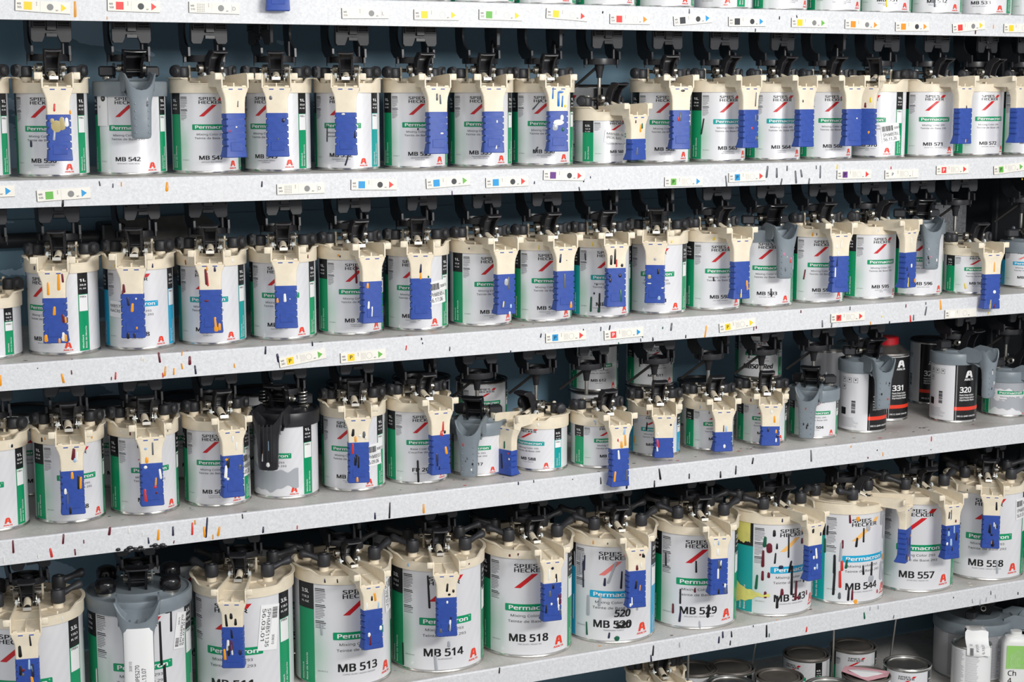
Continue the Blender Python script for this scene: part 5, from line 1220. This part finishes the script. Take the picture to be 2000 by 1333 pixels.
def build_can(row, key, kind, lid, x, y, yaw, hr, o):
    d = KIND[kind]; R, H = d['R'], d['H']; rng = random.Random(key)
    root = new_can(can_label(row, key, kind, lid, o), x, y, ZS[row][1], yaw, GROUP[row])
    obj('can_body', cached(('cb', kind), can_body, kind), root)
    d2 = o.get('d2', 293)
    if kind == 'quart':
        lab = quart_label(root, R, H, o['num'], ('Plastic Primer Surfacer', 'Appret Plastique Surfacant', 'Imprimacion Plastica'))
    else:
        lab = print_label(root, kind, o['num'], o.get('names', ''), o.get('band', 'print_green'), o.get('strip'), o.get('desc', 'Mixing Color %d|Teinte de Base %d' % (d2, d2)), o.get('slash', 'print_red'),
                          '29%d 0%s %d' % (1 if kind != 'large' else 4, o['num'].split()[-1], int(o['num'][-1]) % 7), o.get('tint', 'label_green'))
    rz = R_(hr - yaw)
    if lid == 'cream': h = put_cream_lid(root, kind, rz, rand_drips(row, key, rng), int(o.get('short', 0)), [(rng.choice((-1, 1)) * rng.uniform(24, 46), rng.uniform(-0.008, -0.003), rng.uniform(0.002, 0.004), rng.uniform(0.003, 0.008), rng.choice(PAL[row])) for k in range(rng.randint(1, 4))] if row > 1 else ())
    elif lid == 'grey': h = put_grey_lid(root, kind, rz, drips=[(rng.uniform(-0.009, 0.009), rng.uniform(-0.07, -0.02), 0.003, rng.uniform(0.004, 0.010), rng.choice('werkps')) for k in range(5 if row > 1 else 2)])
    elif lid == 'black': h = put_grey_lid(root, kind, rz, 'black_plastic', True, [(-0.004, -0.045, 0.003, 0.022, 'o'), (0.004, -0.040, 0.003, 0.018, 'l'), (-0.006, -0.060, 0.003, 0.014, 'w'), (0.003, -0.072, 0.006, 0.008, 'w')], 1.12)
    elif lid == 'biggrey': h = put_grey_lid(root, kind, rz, wide=1.5)
    body_drips(root, R, o.get('drip', ()))
    return root, lab, h, rz
CAN = {}
for row, key, kind, lid, x, y, yaw, hr, o in CANS: CAN[key] = build_can(row, key, kind, lid, x, y, yaw, hr, o)

# stickers and odd marks on single cans
Rl = KIND['litre']['R']; Rg = KIND['large']['R']
sticker(CAN['570'][1], Rl, 46, 0.050, 0.040, 0.036, R_(8), ('SPHMB570-L', '56.11.26'))
sticker(CAN['585'][1], Rl, 44, 0.066, 0.040, 0.040, R_(6), ('SPHMB585-L', '56.17.06'))
sticker(CAN['551'][1], Rl, 48, 0.062, 0.036, 0.038, R_(3), ('SPHMB551', '56.09.06'))
sticker(CAN['506'][1], Rl, 62, 0.066, 0.034, 0.040, R_(4), ('SPHMB506', '56.01.28'))
sticker(CAN['558'][1], Rg, 52, 0.150, 0.036, 0.044, R_(2), ('SPHMB558', '56.01.26'))
sticker(CAN['511'][1], Rg, 42, 0.130, 0.078, 0.036, R_(-96), ('SPHMB51135', '56.03.01'), vertical=True)
sticker(CAN['513'][1], Rg, 46, 0.150, 0.060, 0.026, R_(-84), ('SPHMB513L', '56.03.01'), vertical=True)
sticker(CAN['dupe'][1], Rg, 48, 0.142, 0.060, 0.026, R_(80), ('SPHMB270', '56.03.01'), vertical=True)
sticker(CAN['560'][1], KIND['half']['R'], -8, 0.050, 0.044, 0.022, R_(-6), ('MB560-.5L', 'SPECIAL BLACK'), bars=False)
sticker(CAN['578'][1], Rl, -38, 0.066, 0.028, 0.026, R_(-3), ('MB578', 'NACRE'), bars=False)
f = Flat(); f.rect(deg(Rl, -62), deg(Rl, -36), 0.078, 0.128, 'print_white'); f.disc(deg(Rl, -45), 0.121, 0.0050, 'print_black', 16); f.text('EA', deg(Rl, -47), 0.1195, 0.0028, 'print_white', 0.0040); f.text('" B', deg(Rl, -58), 0.106, 0.0032, 'print_black')
obj('sticker', f.wrap('sticker', Rl, 0.0011), CAN['542'][1])
f = Flat(); f.text('520', deg(Rg, -2), 0.052, 0.013, 'print_black', 0.030, 0.03, slant=0.15); f.text('520', deg(Rg, 0), 0.030, 0.011, 'print_black', 0.029, 0.05, slant=0.1)
obj('handwriting', f.wrap('handwriting', Rg, 0.0013), CAN['520'][1])
def ragged(x0, x1, z0, z1, rng, n=7, j=0.004):
    """outline with softly wavering top and bottom edges"""
    n = 36; ph = [rng.uniform(0, 6.3) for k in range(8)]
    wv = lambda t, o: j * (0.55 * math.sin(5 * t + ph[o]) + 0.35 * math.sin(13 * t + ph[o + 1]) + 0.25 * math.sin(29 * t + ph[o + 2]))
    return [(x0 + (x1 - x0) * k / n, z0 + wv(k / n, 0)) for k in range(n + 1)] + [(x1 - (x1 - x0) * k / n, z1 + wv(1 - k / n, 3)) for k in range(n + 1)]
rg = random.Random(11)
for z0, z1, a1 in ((0.148, 0.186, -62), (0.022, 0.062, -34)):
    f = Flat(); q = ragged(deg(Rg, -88), deg(Rg, a1), z0, z1, rg); f.poly([(x, z + (0.30 * (x - deg(Rg, -88)) if z < (z0 + z1) / 2 else -0.30 * (x - deg(Rg, -88))) * (0.8 if a1 > -50 else -0.4)) for x, z in q], 'yellow_tape'); obj('yellow_tape', f.wrap('yellow_tape', Rg, 0.0014), CAN['543'][1])
f = Flat(); f.rect(deg(Rg, -80), deg(Rg, -66), 0.012, 0.190, 'yellow_tape'); obj('yellow_tape', f.wrap('yellow_tape', Rg, 0.0014), CAN['520'][1])
for key, kind, zs, ms in (('548', 'half', ((0.016, 0.040), (0.060, 0.080)), 'paint_s'), ('509', 'litre', ((0.018, 0.052),), 'paint_s')):
    Rk = KIND[kind]['R']; f = Flat()
    for z0, z1 in zs: f.poly(ragged(deg(Rk, -52), deg(Rk, 46), z0, z1, rg, 14, 0.007), ms)
    obj('paint_smear', f.wrap('paint_smear', Rk, 0.0011), CAN[key][1])
# white sticker on the wide grey handle
f = Flat(); w, hh = 0.0450, 0.106; f.rect(-w / 2, w / 2, -hh / 2, hh / 2, 'paper_white'); hd = CAN['dupe'][2]; dhh = Rg + 0.036
pl = Flat(); pl.text('DUPE5270', 0, 0, 0.0062, 'print_black', 0.036, rot=math.pi / 2); pl.text('63.13.07', 0.010, 0, 0.0062, 'print_black', 0.030, rot=math.pi / 2); pl.text('30810', -0.011, 0.026, 0.0042, 'print_grey', rot=math.pi / 2)
z = -0.042
while z < 0.0:
    pl.rect(-0.016, -0.010, z, z + 0.0008, 'print_black'); z += 0.0018
def on_handle(fl, name, off):
    """lay a flat print on the rounded front of the wide grey handle"""
    kx = 0.0243 * 0.985; N = Flat(); N.f = fl.f; N.m = fl.m; N.v = fl.v
    me = N.wrap(name, 10.0, 0.0, 0.003)
    for v in me.vertices:
        x = max(-0.0232, min(0.0232, v.co.x)); z = v.co.z - (0.0765 if name == 'sticker' else 0.1195)
        c = (abs(x) / kx) ** (1 / 0.75); v.co = (x * 1.02, -dhh - 0.0113 * math.sqrt(max(0, 1 - c * c)) ** 0.75 - off, z)
    return obj(name, me, hd)
on_handle(f, 'sticker', 0.0012); on_handle(pl, 'sticker_lettering', 0.0018)
# long black runs under that handle
body_drips(CAN['dupe'][0], Rg, [(20, 0.130, 0.005, 0.075, 'k'), (24, 0.058, 0.006, 0.070, 'k'), (14, 0.030, 0.008, 0.060, 'k'), (4, 0.020, 0.008, 0.040, 'k'), (34, 0.165, 0.004, 0.04, 'k'), (30, 0.180, 0.012, 0.005, 'k'), (-60, 0.06, 0.004, 0.05, 'w')])

# ------------------------------------------------------------------ mixer drives, one above every can position
DM = drive_meshes()
def put_drive(row, x, y, label, shaft=0.0, rot=0.0):
    r = bpy.data.objects.new('mixer_drive', None); COL.objects.link(r); r.location = (x, y, ZS[row][1] - 0.0019)
    tag(r, label, 'mixer drive', 'mixer drives under the shelves')
    obj('mount', DM['mount'], r); pf = obj('front_plate', DM['plate'], r, (0, 0, 0), (0, 0, rot)); obj('latch', DM['latch'], pf)
    for s in (0, 1): obj('side_cheek', DM['sides'][s], r)
    w = obj('wheel', DM['wheel'], r, (0, 0, 0), (0, 0, rot * 0.2))
    for s in (0, 1): obj('hook', DM['hooks'][s], w)
    obj('pin', DM['pin'], r); obj('hub', DM['hub'], r)
    if shaft > 0:
        g = G(); g.cyl((0, 0, -0.121), (0, 0, -0.121 - shaft), 0.0034, 0.0034, 12, 'steel'); obj('shaft', g.mesh('shaft', 40), r)
        if shaft > 0.02: g = G(); g.cyl((-0.005, 0.004, -0.104), (-0.034, 0.042, -0.142), 0.0026, 0.0026, 8, 'dark_steel'); obj('stay_rod', g.mesh('stay_rod', 40), r)
for row, key, kind, lid, x, y, yaw, hr, o in CANS:
    if row == 0: continue
    top = ZS[row][1] + KIND[kind]['H'] + 0.030; zd = ZS[row - 1][1] - 0.0019 - 0.121
    rot = random.Random('d' + key).choice((0, 0, 0, 6, -8, 12, -14, 0, 82)) if key not in ('555', '549', '591', '568') else {'555': 80, '549': -72, '591': 76, '568': 84}[key]
    put_drive(row - 1, x, 2.712 if row < 4 else 2.706, 'black mixer drive hanging above the ' + WHO[key], max(0.0, zd - top) if zd - top > 0.004 else 0.0, R_(rot))

# ------------------------------------------------------------------ shelf tags
TAGAT = {'505': 'leftmost on first shelf', '508': 'second from left on first shelf', '510': 'left of the overhanging blue grip', '516': 'right of the overhanging blue grip', '520': 'above green-striped transparent blue can', '522': 'on first shelf', '523': 'tilted, on first shelf', '524': 'on first shelf',
         '525': 'tilted, left of its twin', '527': 'level, right of its twin', '528': 'on first shelf', '530': 'above lilac pearl can', '531': 'above fine red pearl can', '532': 'tilted, on first shelf', '533': 'cut by right edge of first shelf',
         '535': 'cut by left edge of second shelf', '536': 'below transparent green can', '549': 'below sparkle silver can', '552': 'below teal-striped can', '553': 'below green-striped can', '555': 'below dark blue can', '556': 'below deep purple can', '562': 'below blue green pearl can', '563': 'below hi-lite blue pearl can',
         '568': 'below lilac pearl can', '570': 'below stickered white pearl can', '571': 'below fine red pearl can', '572': 'tilted at right of second shelf', '583': 'steeply tilted below diamond green can', '584': 'below can with brown drip', '587': 'below fine blue pearl can', '589': 'below carmine pearl can', '592': 'below gold pearl can', '594': 'below red pearl can', '596': 'near the short overhanging can'}
TAGW, TAGH = 0.080, 0.0165
for row, x, z, tilt, num, sq, ci, po in TAGS:
    r = bpy.data.objects.new('shelf_tag', None); COL.objects.link(r); r.location = (x, YF - 0.0002, z + CAMZ); r.rotation_euler = (0, R_(-tilt), 0)
    colname = {'dots': 'dotted white', 'white': 'white'}.get(sq, sq.replace('P', '') + (' P' if sq.endswith('P') else ''))
    tag(r, 'cream shelf tag with %s square%s, %s' % (colname, ' and letter ' + po if po in 'DL' else ('' if po in ('none', 'white') else ' and %s triangle' % po), TAGAT[num]), 'shelf tag', 'colour tags on the shelf lips')
    g = G(); g.box(-TAGW / 2, TAGW / 2, -0.0013, 0, -TAGH / 2, TAGH / 2, 'tag_card'); g.box(-TAGW / 2 - 0.0006, -TAGW / 2, -0.0014, 0, -TAGH / 2, TAGH / 2, 'tag_edge'); g.box(-TAGW / 2, TAGW / 2, -0.0009, 0, -TAGH / 2 - 0.0004, -TAGH / 2, 'tag_edge')
    obj('card', cached('tagcard', g.mesh, 'card', 0), r)
    f = Flat(); base = sq.replace('P', '')
    if base == 'dots':
        for i in range(5):
            for j in range(5): f.rect(-0.0275 + 0.0026 * i, -0.0263 + 0.0026 * i, -0.0062 + 0.0026 * j, -0.0050 + 0.0026 * j, 'taggrey')
    else: f.rect(-0.0275, -0.0160, -0.0058, 0.0057, 'tag' + base)
    if sq.endswith('P'): f.text('P', -0.0218, -0.0030, 0.0062, 'print_black' if base != 'red' or num == '594' else 'print_white', bold=0.02, center=True)
    obj('color_square', f.plane('color_square', -0.0016), r)
    f = Flat()
    if ci == 'white': f.ring(0.0105, 0.0, 0.0052, 0.0004, 'print_light')
    else: f.disc(0.0105, 0.0, 0.0048, 'tag' + ci)
    obj('gloss_circle', f.plane('gloss_circle', -0.0016), r)
    f = Flat()
    if po in ('D', 'L'): f.text(po, 0.0290, -0.0030, 0.0058, 'print_grey'); f.poly([(0.0275, 0.0058), (0.0280, 0.0058), (0.0280, -0.0058), (0.0275, -0.0058)], 'print_light')
    elif po != 'none':
        f.poly([(0.0265, -0.0056), (0.0345, 0.0), (0.0265, 0.0056)], 'tag' + po)
        if po == 'white': f.poly([(0.0265, -0.0056), (0.0268, -0.0050), (0.0268, 0.0050), (0.0265, 0.0056)], 'print_light')
    if f.v: obj('pointer', f.plane('pointer', -0.0016), r)
    f = Flat(); f.text('MB', -0.0375, 0.0010, 0.0028, 'print_grey', 0.0055, 0.02); f.text(num, -0.0375, -0.0042, 0.0028, 'print_grey', 0.0065, 0.02)
    for k in range(3): f.rect(-0.0100, -0.0086, 0.0010 + 0.0022 * k, 0.0020 + 0.0022 * k, 'print_grey')
    f.text('WT', 0.0185, -0.0052, 0.0018, 'print_grey', 0.0042, 0.02)
    if sq.endswith('P'):
        for k in range(5): f.rect(-0.0030 + 0.0016 * k, -0.0027 + 0.0016 * k, -0.0055, 0.0055, 'print_light')
    f.rect(-0.0042, -0.0040, -0.0078, 0.0078, 'print_light')
    obj('tag_lettering', f.plane('tag_lettering', -0.0015), r)

# ------------------------------------------------------------------ cans behind the front rows
def back_can(label, kind, x, y, z, yaw, num='', names='', lidm='black_plastic', mark=None, group='spare cans at the back', band='print_green', plain=False, skip=()):
    d = KIND[kind]; r = new_can(label, x, y, z, yaw, group)
    obj('can_body', cached(('cb', kind), can_body, kind), r)
    obj('tin_lid', cached(('ml', kind, lidm), metal_lid, d['R'], d['H'], lidm), r)
    if plain: f = Flat(); f.rect(deg(d['R'], -172), deg(d['R'], 172), 0.006, d['H'] - 0.006, 'label_plain'); lab = obj('paper_label', f.wrap('paper_label', d['R'], 0.0002, uv=d['H']), r)
    else: lab = print_label(r, kind, num, names, band, skip=skip)
    if mark: f = Flat(); f.text(mark, deg(d['R'], -38), 0.022, 0.009, 'print_black', 0.062, 0.03, slant=0.15); obj('handwriting', f.wrap('handwriting', d['R'], 0.0013), lab)
    return r
Z3, Z4 = ZS[3][1], ZS[4][1]
for i, (x, where) in enumerate(((0.512, 'behind the leftmost full can of the fourth shelf'), (0.655, 'behind can with yellow drip on the fourth shelf'), (0.795, 'behind can 506'), (0.925, 'behind the black-lidded can'), (1.115, 'behind the barcode-stickered can on the fourth shelf'), (1.248, 'behind the FP 20 can'))):
    back_can('black-lidded spare can %s' % where, 'litre', x, 2.925, Z3, 10 - 8 * i, 'MB 5%d2' % i)
g_ = new_can('low tin holding up the spare can numbered 517', 1.345, 2.862, Z3, -20, 'spare cans at the back')
g = G(); g.rev([(0, 0), (0.040, 0), (0.0412, 0.001), (0.040, 0.004), (0.040, 0.044), (0.0412, 0.046), (0.038, 0.0475), (0, 0.0475)], 40, 'tin_plate'); obj('can_body', g.mesh('can_body', 30), g_)
g = G(); g.rev([(0.0402, 0.006), (0.0404, 0.007), (0.0404, 0.041), (0.0402, 0.042)], 40, 'print_white'); obj('paper_label', g.mesh('paper_label', 30), g_)
back_can('spare half-litre can numbered 517 with black rimmed lid, behind grey-handled short can', 'half', 1.345, 2.862, Z3 + 0.0488, -12, 'MB 517', 'BLUE / BLEU')
for num, x, yaw in (('612', 1.612, -14), ('611', 1.742, -14)):
    b = back_can('lower spare can under the %s can of the stacked pair' % ('left' if num == '612' else 'right'), 'half', x, 2.905, Z3, -40, 'MB 600', '')
    back_can('spare half-litre can numbered %s stacked at the back, %s of the pair' % (num, 'left' if num == '612' else 'right'), 'half', x, 2.905, Z3 + 0.0936, yaw, 'MB ' + num, 'PEARL / NACRE')
back_can('lower spare can under the can marked MB501 Red', 'half', 1.992, 2.885, Z3, -60, 'MB 502', '')
back_can('spare can with black handwriting MB501 Red over its label', 'half', 1.992, 2.885, Z3 + 0.0936, -34, '', '', mark='MB501 Red', skip=('number',))
back_can('low black-lidded spare can between cans 611 and 602', 'half', 1.862, 2.90, Z3, -30, 'MB 604', '')
back_can('metal-lidded black and white can behind the 504 can', 'quart', 2.165, 2.895, Z3, -40, lidm='tin_plate', plain=True)
back_can('grey metal-lidded can behind the 330 can', 'quart', 2.275, 2.915, Z3, -40, lidm='tin_plate', plain=True)
# black can numbered 320 far back
r = new_can('black can standing in shadow behind the red-capped can', 2.452, 2.885, Z3, 0, 'spare cans at the back')
Rq, Hq = KIND['quart']['R'], KIND['quart']['H']
obj('can_body', cached(('cb', 'quart'), can_body, 'quart'), r); obj('tin_lid', cached(('ml', 'quart', 'black_plastic'), metal_lid, Rq, Hq, 'black_plastic'), r)
quart_label(r, Rq, Hq, '320', ('Plastic Primer Surfacer', 'Appret Plastique Surfacant', 'Imprimacion Plastica')); r.rotation_euler = (0, 0, R_(-72))
# cone-topped can with a red screw cap, numbered 331
r = new_can('cone-topped black and white can numbered 331 with red screw cap', 2.2465, 2.785, Z3, -35, 'cans on the fourth shelf')
g = G(); R3, H3 = 0.0455, 0.140
g.rev([(0, 0.001), (R3 - 0.002, 0), (R3 + 0.001, 0.001), (R3 + 0.0008, 0.003), (R3, 0.005), (R3, H3 - 0.003), (R3 + 0.001, H3 - 0.001), (R3 + 0.0008, H3 + 0.001), (R3 - 0.001, H3 + 0.0015), (R3 - 0.006, H3 + 0.006), (0.026, H3 + 0.0165), (0.0225, H3 + 0.018), (0, H3 + 0.018)], 56, 'tin_plate')
obj('can_body', g.mesh('can_body', 30), r)
quart_label(r, R3, H3, '331', ('Plastic Primer Surfacer', 'Appret Plastique Surfacant', 'Imprimacion Plastica'), 0.018)
g = G(); n = 72
rr = []
for z, s in ((H3 + 0.0155, 0.0215), (H3 + 0.0175, 0.0225), (H3 + 0.0305, 0.0222), (H3 + 0.0325, 0.0210), (H3 + 0.0330, 0.0185)):
    rr.append([((s + (0.0004 if k % 2 and 0.017 < z - H3 < 0.032 else 0)) * math.sin(2 * math.pi * k / n), -(s + (0.0004 if k % 2 and 0.017 < z - H3 < 0.032 else 0)) * math.cos(2 * math.pi * k / n), z) for k in range(n)])
g.loft(rr, 'red_cap'); obj('screw_cap', g.mesh('screw_cap', 30), r)

for i, (x, y) in enumerate(((0.74, 2.90), (0.95, 2.905), (1.18, 2.90), (1.40, 2.905), (1.80, 2.905))):
    back_can('dark lidded spare behind the ' + WHO[('511', '513', '514', '518', '529')[i]], 'large', x + 0.03, y, Z4, -20, 'MB 5%d5' % i)
back_can('dim grey spare can behind the short can numbered 560', 'litre', 1.615, 2.93, ZS[1][1], -80, 'MB 561', '', 'dark_steel')

# ------------------------------------------------------------------ lowest shelf
LOWNAME = dict(a='dark-lidded small can under the shelf below can 529', b='dark-lidded small can behind the thin rod under can 529', d='dark-lidded small can cut by the bottom edge under can 543', e='small black-striped can with dark lid behind the row under can 543',
               f='small green-striped can with dark lid beside the rod under can 544', g='small can with shiny silver lid under can 557', h='small can with pink tape and paper label over its lid', i='silver-lidded can cut by the bottom edge, left of the two', j='silver-lidded can cut by the bottom edge, right of the two')
for key, x, y in LOW_CANS:
    lidm = 'tin_plate' if key in 'gij' else 'tin_lid_dusty'
    r = back_can(LOWNAME[key], 'half', x, y + (0.0 if key not in 'ij' else 0.0), ZL, {'e': -70, 'f': -28, 'g': -38}.get(key, -50), '', '', lidm, group='small cans on the lowest shelf', skip=('number', 'name'))
    if key == 'h':
        Hh, Rh = KIND['half']['H'], KIND['half']['R']
        for nm, m, pts in (('pink_tape', 'pink_tape', [(-0.046, -0.022), (0.012, -0.044), (0.046, -0.014), (0.044, 0.016), (-0.004, 0.034), (-0.046, 0.012)]), ('paper_note', 'paper_white', [(-0.034, -0.012), (0.002, -0.034), (0.034, -0.006), (0.000, 0.026)])):
            g = G(); dz = 0.0018 if nm == 'pink_tape' else 0.0034
            g.prism(pts, lambda a, b, t: (a, b, Hh + t + 8 * a * a * (0.3 if nm == 'pink_tape' else 0.5)), dz, dz + 0.0006, m); obj(nm, g.mesh(nm, 30), r)
# large lidded can at the right end
r = new_can('large grey can with dark lid and wide spout handle at lower right corner', 2.482, 2.752, ZL, -40, 'cans on the lowest shelf')
obj('can_body', cached(('cb', 'low'), can_body, 'low'), r)
f = Flat(); f.rect(deg(Rg, -172), deg(Rg, 172), 0.006, 0.116, 'print_light'); lab = obj('paper_label', f.wrap('paper_label', Rg, 0.0003), r)
f = Flat(); rng = random.Random(2)
for k in range(34):
    for j in range(3): f.rect(deg(Rg, -40 + 28 * j), deg(Rg, -40 + 28 * j) + rng.uniform(0.028, 0.037), 0.010 + 0.003 * k, 0.0112 + 0.003 * k, 'print_grey')
obj('fine_print', f.wrap('fine_print', Rg, 0.0007), lab)
put_grey_lid(r, 'low', R_(90), 'grey_plastic', wide=1.5)
# cone-top white can with a paper slip over its neck
r = new_can('white cone-topped can with torn printed paper slip over its neck', 2.392, 2.655, ZL, -30, 'cans on the lowest shelf')
Rc, Hc = 0.0405, 0.104
g = G(); g.rev([(0, 0.001), (Rc - 0.002, 0), (Rc + 0.001, 0.001), (Rc, 0.004), (Rc, Hc - 0.002), (Rc + 0.0014, Hc), (Rc + 0.0008, Hc + 0.0022), (Rc - 0.002, Hc + 0.0022), (Rc - 0.004, Hc), (0.020, Hc + 0.012), (0.016, Hc + 0.014), (0.016, Hc + 0.030), (0.013, Hc + 0.031), (0, Hc + 0.031)], 48, 'tin_plate'); obj('can_body', g.mesh('can_body', 30), r)
f = Flat(); f.rect(deg(Rc, -172), deg(Rc, 172), 0.005, Hc - 0.003, 'print_white'); lab = obj('paper_label', f.wrap('paper_label', Rc, 0.0003), r)
f = Flat()
for k in range(36):
    for j in range(2): f.rect(deg(Rc, -72 + 44 * j), deg(Rc, -72 + 44 * j) + rng.uniform(0.022, 0.029), 0.010 + 0.0025 * k, 0.0109 + 0.0025 * k, 'print_light')
obj('fine_print', f.wrap('fine_print', Rc, 0.0007), lab)
prof = [(-0.018, 0.0335), (-0.0195, 0.030), (-0.0205, 0.018), (-0.030, 0.007), (-0.0425, 0.0035), (-0.0440, -0.006), (-0.0445, -0.014)]
g = G(); rows = []
for k, (yy, zz) in enumerate([(0.010, 0.0345)] + prof):
    rows.append([(0.006 + (u - 0.5) * (0.048 if k > 1 else 0.040), yy - 0.0012 + 0.010 * abs(u - 0.5), Hc + zz + 0.0012 * math.sin(k * 2 + u * 9)) for u in (0, 0.25, 0.5, 0.75, 1)])
g.loft([a + [(x, y + 0.0005, z - 0.0005) for x, y, z in reversed(a)] for a in rows], 'paper_white'); slip = obj('paper_slip', g.mesh('paper_slip', 50), r)
f = Flat(); f.text('P7775', 0.006, 0.001, 0.0050, 'print_black', 0.020, rot=math.pi / 2); f.text('6.15.07', 0.018, -0.004, 0.0050, 'print_black', 0.024, rot=math.pi / 2); f.text('30', -0.006, 0.014, 0.0048, 'print_black', rot=math.pi / 2)
for k in range(10): f.rect(-0.012, -0.005, -0.008 + 0.0016 * k, -0.0072 + 0.0016 * k, 'print_black')
def slip_pt(x, z):   # along the slip's own bend
    L = [(-0.0450, -0.014), (-0.0440, -0.006), (-0.0425, 0.0035), (-0.030, 0.007), (-0.0205, 0.018), (-0.0195, 0.030)]
    s = z + 0.008; 
    for a, b in zip(L, L[1:]):
        l = math.hypot(b[0] - a[0], b[1] - a[1])
        if s <= l: return (a[0] + (b[0] - a[0]) * s / l, a[1] + (b[1] - a[1]) * s / l)
        s -= l
    return L[-1]
me = f.plane('slip_lettering')
for v in me.vertices:
    y, z = slip_pt(v.co.x, v.co.z); v.co = (v.co.x, y - 0.0034 + 0.010 * abs((v.co.x - 0.006) / 0.048), Hc + z + 0.0020)
obj('slip_lettering', me, slip)
# white and green bottle
r = new_can('white bottle with green printed label beside the cone-topped can', 2.492, 2.632, ZL, -30, 'cans on the lowest shelf', 'bottle', 'flat_bottle')
g = G(); g.loft([rrect(hw, -dp, dp, z, 0.010) for z, hw, dp in ((0, 0.026, 0.016), (0.002, 0.028, 0.018), (0.100, 0.028, 0.018), (0.112, 0.022, 0.014), (0.116, 0.012, 0.010), (0.124, 0.012, 0.010))], 'white_plastic'); obj('bottle_body', g.mesh('bottle_body', 35), r)
f = Flat(); f.rect(-0.022, 0.022, 0.045, 0.096, 'lime_print'); 
for k in range(7): f.ring(0.010, 0.060, 0.006 + 0.0034 * k, 0.0006, 'print_white', 24)
f.text('Ch', -0.018, 0.030, 0.011, 'print_black', bold=0.01); f.text('4', -0.018, 0.014, 0.011, 'print_black', bold=0.01)
obj('label', f.plane('label', -0.0184), r)
# cream-lidded can at the left end of the lowest shelf
r = new_can('dark-stained clamp-lid can cut by the bottom edge below can 520', 1.640, 2.700, ZL, -20, 'cans on the lowest shelf')
obj('can_body', cached(('cb', 'litre'), can_body, 'litre'), r); print_label(r, 'litre', 'MB 521', ''); put_cream_lid(r, 'litre', R_(10))

# thin stirrer rods hanging below the fifth shelf
for i, (xa, za, xb, zb, w) in enumerate(((1.740, 2.74, 1.740, 0, 'left of the small cans below can 529'), (2.010, 2.86, 1.966, 0, 'at a slant under the yellow-taped can'), (2.080, 2.72, 2.080, 0, 'beside the green-striped small can'), (2.322, 2.80, 2.290, 0, 'at a slant left of the big grey can'))):
    g = G(); g.cyl((xa, za, ZS[4][1] - 0.002), (xb, za, ZL + 0.0002), 0.0024, 0.0024, 10, 'steel')
    o = obj('stirrer_rod', g.mesh('stirrer_rod', 40)); tag(o, 'thin steel rod hanging %s' % w, 'rod', 'thin rods under the fifth shelf')

# ------------------------------------------------------------------ drive pipe and boxes at the back
g = G(); zz = CAMZ - 0.262
g.cyl((-0.3, 2.985, zz), (0.66, 2.985, zz), 0.013, 0.013, 20, 'black_matte')
o = bpy.data.objects.new('drive_pipe', None); COL.objects.link(o); tag(o, 'dark drive pipe along the back wall of the third shelf', 'pipe')
obj('pipe', g.mesh('pipe', 40), o)
g = G(); g.box(0.66, 0.70, 2.955, 3.015, zz - 0.022, zz + 0.026, 'black_plastic', 0.003); obj('coupling', g.mesh('coupling', 35), o)
g = G(); g.prism([(0.70, zz + 0.030), (0.85, zz + 0.034), (0.87, zz + 0.020), (0.87, zz - 0.075), (0.70, zz - 0.075)], lambda a, b, t: (a, t, b), 3.000, 3.006, 'dark_steel'); obj('bracket_plate', g.mesh('bracket_plate', 35), o)
o = bpy.data.objects.new('motor_unit', None); COL.objects.link(o); tag(o, 'dark cylindrical drive motor at the back of the second shelf near can 570', 'motor')
zz = CAMZ - 0.005
g = G(); g.cyl((2.30, 2.985, zz), (2.52, 2.985, zz), 0.024, 0.024, 20, 'black_matte'); obj('housing', g.mesh('housing', 40), o)
g = G(); g.cyl((2.18, 2.985, zz), (2.30, 2.985, zz), 0.012, 0.012, 16, 'dark_steel'); obj('axle', g.mesh('axle', 40), o)
g = G(); g.box(2.46, 2.548, 2.90, 2.985, CAMZ - 0.335, CAMZ - 0.252, 'galvanised_box', 0.003)
o = bpy.data.objects.new('junction_box', None); COL.objects.link(o); tag(o, 'galvanised metal box at the back right behind grey-handled can 596', 'box')
obj('housing', g.mesh('housing', 35), o)
g = G(); g.box(2.458, 2.550, 2.896, 2.902, CAMZ - 0.254, CAMZ - 0.249, 'galvanised_box', 0.001); obj('cover_flange', g.mesh('cover_flange', 35), o)
g = G(); rng = random.Random(21)
for k in range(26):
    x = rng.uniform(0.585, 0.672); s = rng.uniform(0.002, 0.0055)
    c = Vector((x, YF - 0.0005 + rng.uniform(-0.001, 0.002), ZS[3][0] + rng.uniform(-0.003, 0.0045)))
    for q in range(1):
        o0 = len(g.v); g.rev([(0, -s * 0.7), (s * 0.8, -s * 0.4), (s, 0), (s * 0.7, s * 0.5), (0, s * 0.7)], 7, 'paint_k')
        for t in range(o0, len(g.v)): g.v[t] = (g.v[t][0] * rng.uniform(0.9, 1.4) + c.x, g.v[t][1] * 0.5 + c.y, g.v[t][2] + c.z)
g.v = [(x, y, z - ZS[3][1]) for x, y, z in g.v]
stuff(obj('paint_crust', g.mesh('paint_crust', 60), [o for o in COL.objects if o.name == 'steel_shelf.003'][0]))
# black crust of dried paint where the grey-lidded large can sits under the fourth shelf
